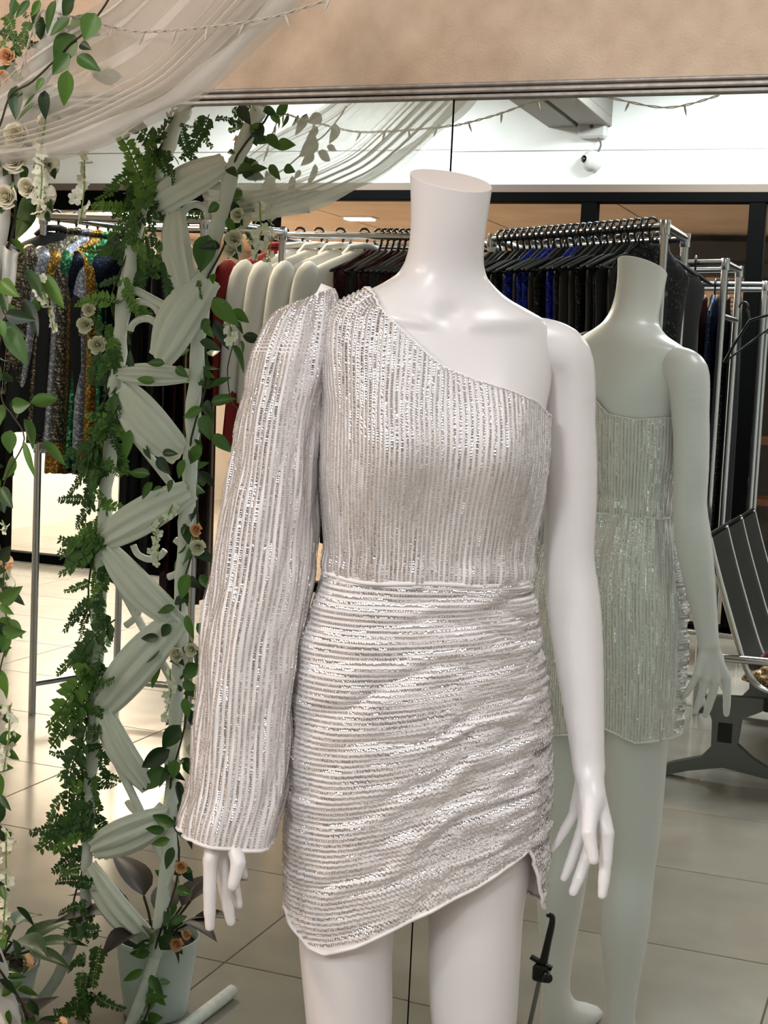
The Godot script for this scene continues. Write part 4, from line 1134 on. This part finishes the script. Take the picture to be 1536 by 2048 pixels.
	for k in 15:
		var x := -2.10 + 0.025 * k
		garment("sequin_gown", Vector3(x, H + 0.0145, 3.03), -0.75 + rng.randf_range(-0.12, 0.12), wine if k % 4 < 2 else black, "dark wine or black sequin gown crowded on the middle rail", "dark gowns on the middle rail", 1.15 + 0.1 * (k % 3), 0.08, 0.19)
	for k in 7: garment("sequin_gown", Vector3(-2.5 + 0.11 * k, H + 0.0145, 3.44), 1.2 + rng.randf_range(-0.15, 0.15), dark if k % 2 == 0 else wine, "dark sequin gown on the rear rail behind the white jackets", "gowns on the rear rail", 1.2, 0.1, 0.19)
	# blue gowns
	var dir := (C1 - C0).normalized()
	var ang := atan2(-dir.z, dir.x) + PI / 2
	var cl := [black, black, black, dark, black, dark, dark, blue, black, blue, blue, black, dark, blue, blue, dark, black, black, dark, black, dark, black, black, dark]
	for k in cl.size():
		var s := 0.06 + 0.0335 * k
		var nm := "blue sequin gown among black ones on the slanted rail" if cl[k] == blue else "black gown on the slanted rail nearest the mirror"
		garment("sequin_gown", C0 + Vector3.UP * (H + 0.0145) + dir * s, ang + rng.randf_range(-0.12, 0.12), cl[k], nm, "gowns on the slanted rail", 1.2, 0.06, 0.17)
		if k % 2 == 0: garment("sequin_gown", C0 + Vector3(0, H + 0.0145, 0.41) + dir * (s + 0.02), ang + rng.randf_range(-0.12, 0.12), [navy, black, dark][k % 3], "dark gown on the back rail behind the blue gowns", "gowns on the slanted back rail", 1.2, 0.06, 0.17)
	for r in 2:
		var a := Vector3(-2.25, H + 0.0145, 4.28) if r == 0 else Vector3(-2.25, H + 0.0145, 5.32)
		var b := Vector3(-0.88, H + 0.0145, 3.88) if r == 0 else Vector3(-0.85, H + 0.0145, 5.10)
		for k in 14: garment("sequin_gown", a.lerp(b, 0.36 + 0.042 * k), 1.5 + rng.randf_range(-0.1, 0.1), [dark, black, wine, green if k == 12 else navy][k % 4], "dark sequin gown on the %s rack by the window" % ["nearer", "farther"][r], "gowns on the racks by the window", 1.25, 0.06, 0.18)
	# an empty hanger turned askew at the end of the rack
	var e := copy(hanger, Vector3(-0.80, 1.70, 4.18), 0.5, "empty black hanger sticking out at the end of the nearer window rack", "black hangers")
	e.rotation.z = 0.6

# ---------------------------------------------------------------- beam seating
func build_chairs() -> void:
	var steel := mat("perforated_steel", Color(0.42, 0.43, 0.43), 0.28, 0.9)
	var chrome := mat("bright_chrome", Color(0.80, 0.80, 0.80), 0.12, 1.0)
	var alu := mat("cast_aluminium", Color(0.45, 0.46, 0.45), 0.38, 0.85)
	var blackp := mat("black_plastic", Color(0.02, 0.02, 0.02), 0.3)
	var o := thing("beam_seating", "row of grey steel waiting seats with chrome edges on a cast leg frame", "bench", Vector3(0, 0, 0))
	var prof := [Vector3(-0.716, 0.885, 0), Vector3(-0.700, 0.83, 0), Vector3(-0.668, 0.73, 0), Vector3(-0.63, 0.62, 0), Vector3(-0.594, 0.52, 0), Vector3(-0.560, 0.435, 0), Vector3(-0.525, 0.385, 0), Vector3(-0.47, 0.36, 0), Vector3(-0.38, 0.352, 0), Vector3(-0.25, 0.36, 0), Vector3(-0.14, 0.375, 0), Vector3(-0.115, 0.363, 0)]
	var cp := curve(prof, 40)
	for k in 3:
		var z0 := 2.76 + 0.43 * k
		var g := G.new()
		var pts := PackedVector3Array()
		for s in [0.0, 0.012]:
			for p in cp: pts.append(p + Vector3(s, -s * 0.4, z0 + 0.01))
		var a := pts.slice(0, 40)
		var b := pts.slice(40, 80)
		var L := PackedVector3Array()
		for p in a:
			L.append(p)
		for p in a: L.append(p + Vector3(0, 0, 0.41))
		g.grid(L, 40, 2)
		var L2 := PackedVector3Array()
		for p in b: L2.append(p)
		for p in b: L2.append(p + Vector3(0, 0, 0.41))
		g.grid(L2, 40, 2)
		obj("seat_shell", g.mesh(), steel, o)
		for z in [z0, z0 + 0.425]:
			var q := []
			for p in cp: q.append(p + Vector3(0.003, 0, z))
			obj("edge_bar", tubem(q, 0.011, 8), chrome, o)
		obj("top_edge", tubem([cp[0] + Vector3(0, 0, z0), cp[0] + Vector3(0, 0, z0 + 0.425)], 0.009, 8), chrome, o)
	obj("arm_rest", tubem([Vector3(-0.655, 0.465, 2.74), Vector3(-0.50, 0.468, 2.74), Vector3(-0.20, 0.468, 2.74)], 0.014, 8, 0.6), chrome, o)
	obj("beam", boxm(Vector3(-0.46, 0.315, 3.4), Vector3(0.06, 0.05, 1.3), 0.006), blackp, o)
	# cast leg: a column that spreads into two feet
	for z in [2.84, 3.95]:
		var lg := G.new()
		var out := [Vector2(-0.70, 0.36), Vector2(-0.42, 0.38), Vector2(-0.50, 0.32), Vector2(-0.565, 0.28), Vector2(-0.575, 0.17), Vector2(-0.52, 0.12), Vector2(-0.40, 0.05), Vector2(-0.30, 0.0), Vector2(-0.36, 0.0), Vector2(-0.46, 0.045), Vector2(-0.62, 0.068), Vector2(-0.74, 0.035), Vector2(-0.83, 0.0), Vector2(-0.90, 0.0), Vector2(-0.80, 0.06), Vector2(-0.70, 0.10), Vector2(-0.665, 0.15), Vector2(-0.668, 0.26), Vector2(-0.69, 0.32)]
		for k in out.size(): out[k] = Vector2(out[k].x, out[k].y * 0.86)
		var poly := PackedVector2Array(out)
		var tr := Geometry2D.triangulate_polygon(poly)
		for zz in [z - 0.02, z + 0.02]:
			for k in range(0, tr.size(), 3): lg.face([Vector3(poly[tr[k]].x, poly[tr[k]].y, zz), Vector3(poly[tr[k + 1]].x, poly[tr[k + 1]].y, zz), Vector3(poly[tr[k + 2]].x, poly[tr[k + 2]].y, zz)])
		for k in poly.size():
			var p := poly[k]
			var q := poly[(k + 1) % poly.size()]
			lg.face([Vector3(p.x, p.y, z - 0.02), Vector3(q.x, q.y, z - 0.02), Vector3(q.x, q.y, z + 0.02), Vector3(p.x, p.y, z + 0.02)])
		lg.flat = true
		obj("leg_frame", lg.mesh(), alu, o)
		obj("leg_inset", boxm(Vector3(-0.62, 0.185, z - 0.021), Vector3(0.05, 0.07, 0.004), 0.001), blackp, o)
	# clothes dropped on the seat
	var fn := FastNoiseLite.new()
	fn.seed = 8
	var specs := [["folded_garment", "crumpled wine-red satin garment lying on the waiting seat", Vector3(-0.38, 0.374, 3.0), Vector3(0.17, 0.16, 0.13), mat("wine_satin", Color(0.33, 0.012, 0.04), 0.4)], ["folded_garment", "heap of gold sequin cloth lying on the front of the waiting seat", Vector3(-0.39, 0.372, 2.87), Vector3(0.18, 0.075, 0.09), M["gold_cloth"]]]
	for s in specs:
		var h := thing(s[0], s[1], "clothes", s[2])
		var g := G.new()
		var pts := PackedVector3Array()
		for r in 24:
			var f := r / 23.0
			for c in 48:
				var th := TAU * c / 48
				var rad := sin(PI * 0.5 * f) * (1.0 + 0.18 * fn.get_noise_2d(cos(th) * 60.0, sin(th) * 60.0))
				var hgt := cos(PI * 0.5 * f)
				var wob := fn.get_noise_3d(cos(th) * rad * 140.0, sin(th) * rad * 140.0, 5.0) * 0.45
				pts.append(Vector3(cos(th) * rad * s[3].x, max(0.0, (hgt + wob * sin(PI * f)) * s[3].y), sin(th) * rad * s[3].z))
		g.grid(pts, 48, 24, true)
		obj("cloth", g.mesh(), s[4], h)

# ---------------------------------------------------------------- the room
func build_room() -> void:
	# mirror wall
	var tan_t := noise_tex(0.012, [[0.0, Color(0.71, 0.615, 0.515)], [0.5, Color(0.745, 0.65, 0.55)], [1.0, Color(0.78, 0.69, 0.59)]], 21, 512)
	var tanm := textured("gold_plaster", tan_t, 2.2, 0.45, 0.2)
	tanm.normal_enabled = true
	tanm.normal_texture = normal_tex(0.16, 3.0, 3)
	tanm.normal_scale = 0.14
	struct("wall_mirror_side", boxm(Vector3(-2.2, 2.50, -0.06), Vector3(9.4, 1.27, 0.15), 0.002), tanm, "tan shimmering plaster wall above the mirror", "wall")
	struct("wall_behind_mirror", boxm(Vector3(-2.2, 0.93, -0.09), Vector3(9.4, 1.88, 0.12), 0.0), tanm, "plain wall behind the mirror panes", "wall")
	var mir := mat("mirror_silver", Color(0.915, 0.955, 0.937), 0.0, 1.0)
	var edge := mat("mirror_edge", Color(0.05, 0.07, 0.065), 0.3)
	var L := [[-3.20, -0.7955, "tall mirror pane left of the seam, reflecting the arch", 0.0010], [-0.7925, 1.70, "tall mirror pane right of the seam, reflecting the mannequin's back", 0.0]]
	for d in L:
		var o := thing("mirror_pane", d[2], "mirror", Vector3((d[0] + d[1]) / 2, 0.93, 0.0))
		var g := G.new()
		var w: float = (d[1] - d[0]) / 2
		g.face([Vector3(-w, -0.92, 0), Vector3(-w, 0.919, 0), Vector3(w, 0.919, 0), Vector3(w, -0.92, 0)])
		var face := obj("mirror_face", g.mesh(), mir, o)
		obj("glass_edge", boxm(Vector3(0, 0, -0.006), Vector3(w * 2 + 0.001, 1.84, 0.010), 0.0), edge, o)
		o.rotation.x = d[3]
	var railm := textured("brushed_rail", noise_tex(0.03, [[0.0, Color(0.58, 0.55, 0.52)], [1.0, Color(0.72, 0.69, 0.66)]], 31, 256), 5.0, 0.4, 0.3)
	var r := thing("mirror_rail", "grooved grey metal rail along the top edge of the mirror", "trim", Vector3(-0.75, 1.849, 0.0))
	r.set_meta("kind", "structure")
	obj("rail_lip", boxm(Vector3(0, 0.003, 0.006), Vector3(4.9, 0.006, 0.012), 0.001), railm, r)
	obj("rail_face", boxm(Vector3(0, 0.012, 0.010), Vector3(4.9, 0.008, 0.016), 0.002), railm, r)
	obj("rail_bead", boxm(Vector3(0, 0.0205, 0.012), Vector3(4.9, 0.006, 0.020), 0.002), railm, r)
	# floor of large tiles
	var grout := mat("grout", Color(0.36, 0.32, 0.28), 0.9)
	var fl := struct("floor", boxm(Vector3(-2.2, -0.06, 5.9), Vector3(9.4, 0.115, 12.2), 0.0), grout, "large glossy beige floor tiles", "floor")
	var tm := []
	for k in 3:
		var c := Color(0.585, 0.555, 0.51).lightened(0.02 * k)
		var m := textured("floor_tile_%d" % k, noise_tex(0.006, [[0.1, c.darkened(0.06)], [0.6, c], [0.95, c.lightened(0.06)]], 40 + k, 512), 0.8, 0.16)
		m.roughness_texture = noise_tex(0.02, [[0.0, Color(0.8, 0.8, 0.8)], [1.0, Color(1, 1, 1)]], 50, 256)
		tm.append(m)
	var tile := boxm(Vector3.ZERO, Vector3(1.196, 0.008, 0.596), 0.0012)
	for i in range(-6, 2):
		for j in range(0, 20):
			var t := obj("tile", tile, tm[(i * 7 + j * 5 + 60) % 3], fl)
			t.position = Vector3(-0.263 + 1.2 * i + 0.6, -0.004, 0.0167 + 0.6 * j + 0.3)
	# white walls and ceiling
	var wh := textured("white_paint", noise_tex(0.01, [[0.0, Color(0.86, 0.855, 0.845)], [1.0, Color(0.90, 0.895, 0.885)]], 60, 256), 1.0, 0.8)
	struct("ceiling", boxm(Vector3(-2.2, 3.20, 3.0), Vector3(9.4, 0.1, 6.2), 0.0), wh, "white shop ceiling", "ceiling")
	struct("wall_left", boxm(Vector3(-6.95, 1.6, 5.9), Vector3(0.1, 3.3, 12.2), 0.0), wh, "white side wall", "wall")
	struct("wall_right", boxm(Vector3(2.55, 1.6, 5.9), Vector3(0.1, 3.3, 12.2), 0.0), wh, "white side wall on the right", "wall")
	var hd := struct("wall_front", boxm(Vector3(-2.2, 2.835, 6.06), Vector3(9.4, 0.63, 0.14), 0.0), wh, "white wall above the shop window", "wall")
	obj("panel", boxm(Vector3(-2.2, 2.625, 5.983), Vector3(9.4, 0.19, 0.016), 0.002), wh, hd)
	obj("panel", boxm(Vector3(-2.2, 2.935, 5.983), Vector3(9.4, 0.42, 0.016), 0.002), wh, hd)
	var beige := mat("beige_trim", Color(0.36, 0.30, 0.26), 0.7)
	struct("trim_1", boxm(Vector3(-2.2, 2.505, 5.98), Vector3(9.4, 0.045, 0.06), 0.003), beige, "beige strip under the white wall", "trim")
	# shop window
	var fm := mat("window_frame_black", Color(0.016, 0.015, 0.016), 0.6)
	fm.metallic_specular = 0.12
	var wn := Node3D.new()
	wn.name = "window_1"
	add_child(wn)
	tag(wn, "black framed shop window behind the clothes racks", "window", "", "structure")
	obj("header", boxm(Vector3(-2.2, 2.455, 6.0), Vector3(9.4, 0.055, 0.10), 0.004), fm, wn)
	obj("door_track", boxm(Vector3(-5.3, 2.40, 5.99), Vector3(3.1, 0.09, 0.12), 0.004), fm, wn)
	obj("sill", boxm(Vector3(-2.2, 0.03, 6.0), Vector3(9.4, 0.06, 0.09), 0.004), fm, wn)
	var gl := mat("window_glass", Color(0.06, 0.07, 0.07, 0.06), 0.0)
	gl.metallic_specular = 0.35
	gl.transparency = BaseMaterial3D.TRANSPARENCY_ALPHA
	var xs := [-6.9, -5.93, -4.02, -1.965, -1.02, 0.6, 2.5]
	var ws := [0.08, 0.08, 0.16, 0.09, 0.09, 0.08, 0.06]
	for k in xs.size(): obj("mullion", boxm(Vector3(xs[k], 1.22, 6.0), Vector3(ws[k], 2.44, 0.09), 0.004), fm, wn)
	for k in xs.size() - 1: obj("pane", boxm(Vector3((xs[k] + xs[k + 1]) / 2, 1.22, 6.0), Vector3(xs[k + 1] - xs[k] - 0.05, 2.40, 0.006), 0.0), gl, wn)
	# steel beam under the ceiling with a slot, and the small camera at its end
	var bm := thing("ceiling_beam", "boxed grey beam running under the ceiling with a dark slot", "beam", Vector3(-2.05, 2.99, 0))
	bm.set_meta("kind", "structure")
	var gp := mat("beam_grey", Color(0.50, 0.475, 0.45), 0.6)
	obj("flange", boxm(Vector3(-0.10, -0.11, 3.0), Vector3(0.17, 0.05, 5.96), 0.003), gp, bm)
	obj("flange", boxm(Vector3(0.10, -0.11, 3.0), Vector3(0.17, 0.05, 5.96), 0.003), gp, bm)
	obj("web", boxm(Vector3(0, 0.03, 3.0), Vector3(0.37, 0.23, 5.96), 0.003), gp, bm)
	var cw := mat("camera_white", Color(0.74, 0.73, 0.72), 0.35)
	var sc := thing("security_camera", "white round security camera hanging by its cable below the beam", "camera", Vector3(-1.955, 2.655, 5.93))
	var sg := G.new()
	var prof := []
	for k in 13:
		var a := PI * k / 12
		prof.append(Vector2(sin(a) * 0.062 + 0.0005, cos(a) * 0.062))
	sg.lathe(prof, 24)
	obj("housing", sg.mesh(), cw, sc)
	obj("lens", tubem([Vector3(-0.030, 0.005, -0.045), Vector3(-0.036, 0.005, -0.056)], 0.020, 14), mat("lens_black", Color(0.01, 0.01, 0.012), 0.1), sc)
	obj("lens_ring", tubem([Vector3(-0.027, 0.005, -0.041), Vector3(-0.035, 0.005, -0.053)], 0.025, 14), cw, sc)
	obj("cable", tubem(curve([Vector3(0.03, 0.05, 0.0), Vector3(0.045, 0.09, 0), Vector3(0.03, 0.13, 0.0), Vector3(0.0, 0.16, 0.0)], 10), 0.006, 6), mat("cable_grey", Color(0.35, 0.33, 0.32), 0.6), sc)
	obj("junction_box", boxm(Vector3(-0.01, 0.185, 0.02), Vector3(0.16, 0.11, 0.08), 0.012), cw, sc)
	obj("screw", tubem([Vector3(-0.01, 0.19, -0.02), Vector3(-0.01, 0.19, -0.026)], 0.012, 10), mat("screw_grey", Color(0.4, 0.38, 0.36), 0.4, 0.6), sc)
	obj("arm", tubem([Vector3(0.0, 0.0, 0.05), Vector3(0.0, 0.01, 0.075)], 0.018, 10), cw, sc)
	# arcade outside the window
	var pc := textured("arcade_ceiling", noise_tex(0.01, [[0.0, Color(0.80, 0.68, 0.58)], [1.0, Color(0.86, 0.75, 0.65)]], 70, 256), 0.7, 0.8)
	var ac := struct("ceiling_arcade", boxm(Vector3(-2.2, 2.66, 9.1), Vector3(9.4, 0.1, 5.9), 0.0), mat("arcade_joint", Color(0.33, 0.27, 0.23), 0.9), "peach panelled ceiling outside the window", "ceiling")
	var pan := boxm(Vector3.ZERO, Vector3(1.185, 0.02, 1.185), 0.003)
	for i in 8:
		for j in 5:
			var o := obj("panel", pan, pc, ac)
			o.position = Vector3(-6.3 + 1.2 * i, 2.60, 6.75 + 1.2 * j)
	var dk := textured("dark_facade", noise_tex(0.01, [[0.0, Color(0.07, 0.06, 0.055)], [1.0, Color(0.12, 0.10, 0.09)]], 71, 256), 0.7, 0.7)
	var warm := textured("lit_facade", noise_tex(0.01, [[0.0, Color(0.78, 0.66, 0.56)], [1.0, Color(0.84, 0.73, 0.63)]], 72, 256), 0.7, 0.8)
	struct("wall_opposite", boxm(Vector3(-0.4, 1.4, 10.0), Vector3(5.8, 2.9, 0.12), 0.0), dk, "dark shop front opposite the window", "wall")
	struct("wall_arcade_end", boxm(Vector3(-5.1, 1.4, 11.6), Vector3(3.6, 2.9, 0.12), 0.0), warm, "pale wall at the lit end of the arcade", "wall")
	struct("trim_2", boxm(Vector3(-0.6, 2.46, 9.5), Vector3(5.4, 0.16, 0.7), 0.01), mat("fascia_grey", Color(0.20, 0.19, 0.18), 0.6), "grey fascia above the opposite shop", "trim")
	struct("trim_3", boxm(Vector3(-0.6, 2.31, 9.2), Vector3(5.0, 0.10, 0.3), 0.01), mat("fascia_dark", Color(0.10, 0.105, 0.11), 0.5), "dark bulkhead under the grey fascia", "trim")
	# framed menu poster
	var po := thing("framed_poster", "pale framed notice with lines of small print outside the window", "poster", Vector3(-1.60, 2.02, 9.2))
	obj("frame", boxm(Vector3(0, 0, 0.012), Vector3(0.40, 0.68, 0.03), 0.004), mat("poster_frame", Color(0.14, 0.10, 0.07), 0.5), po)
	obj("sheet", boxm(Vector3(0, 0, -0.006), Vector3(0.35, 0.62, 0.006), 0.0), mat("poster_paper", Color(0.93, 0.76, 0.64), 0.7), po)
	var ink := mat("poster_ink", Color(0.33, 0.24, 0.20), 0.8)
	for k in 14:
		var w := rng.randf_range(0.08, 0.2)
		obj("print", boxm(Vector3(rng.randf_range(-0.02, 0.02), 0.22 - 0.033 * k, -0.0105), Vector3(w, 0.008, 0.002), 0.0), ink, po)
	obj("bracket", boxm(Vector3(0, 0, 0.42), Vector3(0.5, 0.74, 0.80), 0.01), dk, po)
	# timber counter outside
	var wood := textured("counter_wood", noise_tex(0.02, [[0.0, Color(0.30, 0.16, 0.08)], [1.0, Color(0.48, 0.28, 0.14)]], 73, 256), 1.2, 0.5)
	for k in 2:
		var ct := thing("cafe_table", ["timber cafe counter with a cup beyond the glass, upper of two", "low timber bench board beyond the glass, lower of two"][k], "table", Vector3(-1.15, 0, 8.0))
		var y: float = [1.06, 0.62][k]
		obj("top", boxm(Vector3(0.2, y, 0.3 * k), Vector3(1.4, 0.05, 0.35), 0.004), wood, ct)
		for x in [-0.4, 0.8]: obj("leg", boxm(Vector3(x, y / 2 - 0.013, 0.3 * k), Vector3(0.06, y - 0.026, 0.06), 0.004), wood, ct)
		var cu := thing("paper_cup", ["white cup on the upper timber counter", "white cup on the low timber bench"][k], "cup", Vector3(-1.34 + 0.06 * k, y + 0.025, 7.95 + 0.3 * k))
		var cg := G.new()
		cg.lathe([Vector2(0.001, 0), Vector2(0.04, 0), Vector2(0.055, 0.14), Vector2(0.05, 0.14), Vector2(0.038, 0.01)], 20)
		obj("cup", cg.mesh(), mat("cup_white", Color(0.9, 0.86, 0.8), 0.5), cu)
	# clamp pole between mannequin and mirror
	var bp := mat("clamp_black", Color(0.012, 0.012, 0.013), 0.35)
	var cp := thing("clamp_pole", "slim steel pole with a black hooked clamp behind the mannequin's legs", "stand", Vector3(-0.665, 0, 0.27))
	var d := Vector3(0.055, 0.36, 0.0)
	obj("pole", tubem([Vector3(0, 0.0, 0), d * 0.80], 0.0045, 8), mat("pole_steel", Color(0.5, 0.5, 0.5), 0.3, 0.8), cp)
	obj("clamp", boxm(d * 0.76, Vector3(0.030, 0.032, 0.026), 0.004), bp, cp)
	obj("wing", tubem([d * 0.80 + Vector3(-0.024, 0.012, 0), d * 0.80 + Vector3(0.018, -0.004, 0)], 0.0055, 8), bp, cp)
	obj("knob", tubem([d * 0.76 + Vector3(0.012, 0, -0.012), d * 0.76 + Vector3(0.020, 0.0, -0.024)], 0.009, 10), bp, cp)
	obj("hook", tubem(curve([d * 0.80, d * 0.93, d * 1.04, d * 1.075 + Vector3(-0.004, 0, 0), d * 1.07 + Vector3(-0.013, 0, 0)], 12), [0.008, 0.008, 0.0075, 0.007, 0.007, 0.0065, 0.006, 0.006, 0.0055, 0.005, 0.0045, 0.003], 8), bp, cp)
	obj("foot", tubem([Vector3(0, 0.0, 0), Vector3(0, 0.012, 0)], 0.05, 20), bp, cp)
func lamp(at: Vector3, size: Vector2, c: Color, e: float, glow: float, label: String) -> void:
	var o := thing("ceiling_light_panel", label, "ceiling light", at, 0.0, "ceiling light panels")
	obj("frame", boxm(Vector3(0, 0.012, 0), Vector3(size.x + 0.05, 0.022, size.y + 0.05), 0.003), mat("lamp_frame", Color(0.85, 0.85, 0.85), 0.5), o)
	obj("diffuser", boxm(Vector3(0, 0.0, 0), Vector3(size.x, 0.006, size.y), 0.001), lit("lamp_glow_%s" % str(c), c, glow), o)
	area(at + Vector3(0, -0.01, 0), size, c, e)

func _ready() -> void:
	rng.seed = 11
	# camera
	var cam := Camera3D.new()
	cam.name = "camera"
	cam.fov = 2.0 * rad_to_deg(atan(1024.0 / 2906.0))
	cam.near = 0.05
	cam.far = 60.0
	cam.transform = Transform3D(Basis(Vector3(0.9331, 0.0470, -0.3565), Vector3(-0.0771, 0.9945, -0.0709), Vector3(0.3512, 0.0936, 0.9316)).orthonormalized(), Vector3(0, 1.387, 2.345))
	add_child(cam)
	cam.current = true
	# environment: a closed room at night, nearly no sky
	var env := Environment.new()
	env.background_mode = Environment.BG_COLOR
	env.background_color = Color(0.02, 0.02, 0.025)
	env.tonemap_mode = Environment.TONE_MAPPER_LINEAR
	env.tonemap_exposure = 1.0
	env.sdfgi_enabled = true
	env.ssao_enabled = true
	env.ssil_enabled = true
	var we := WorldEnvironment.new()
	we.name = "world"
	we.environment = env
	add_child(we)
	# ceiling lamps of the shop
	var neutral := Color(0.965, 0.98, 1.0)
	var warm := Color(1.0, 0.895, 0.80)
	lamp(Vector3(-0.75, 3.12, 3.7), Vector2(0.6, 0.6), neutral, 2.6, 6.0, "square ceiling light panel in front of the mannequin")
	lamp(Vector3(0.75, 3.12, 3.7), Vector2(0.6, 0.6), neutral, 2.6, 6.0, "square ceiling light panel to the right of the mannequin")
	lamp(Vector3(0.35, 3.12, 0.75), Vector2(0.6, 0.6), neutral, 0.9, 6.0, "square ceiling light panel close to the mirror wall")
	lamp(Vector3(-3.3, 3.12, 2.75), Vector2(0.6, 0.6), warm, 8.0, 10.0, "square ceiling light panel over the jacket rack")
	lamp(Vector3(-1.0, 3.12, 5.0), Vector2(0.6, 0.6), neutral, 12.0, 6.0, "square ceiling light panel near the shop window, right")
	lamp(Vector3(-3.4, 3.12, 5.0), Vector2(0.6, 0.6), neutral, 12.0, 6.0, "square ceiling light panel near the shop window, left")
	lamp(Vector3(-6.1, 2.58, 8.4), Vector2(0.8, 0.8), warm, 30.0, 8.0, "large ceiling light panel in the arcade outside, left end")
	lamp(Vector3(-4.35, 2.58, 8.35), Vector2(0.22, 0.12), warm, 5.0, 5.0, "small ceiling light panel in the arcade outside")
	lamp(Vector3(-0.2, 2.58, 7.6), Vector2(0.3, 0.3), warm, 3.0, 5.0, "small ceiling light panel in the arcade outside, right end")
	M["glitter_bump"] = normal_tex(0.11, 8.0, 7, FastNoiseLite.TYPE_CELLULAR)
	glitter("gold_cloth", Color(0.30, 0.20, 0.10), Color(0.95, 0.80, 0.60))
	build_room()
	build_mannequin(Vector3(-0.582, 0, 0.62), deg_to_rad(27))
	build_dress(Vector3(-0.582, 0, 0.62), deg_to_rad(27))
	build_arch()
	build_racks()
	build_chairs()
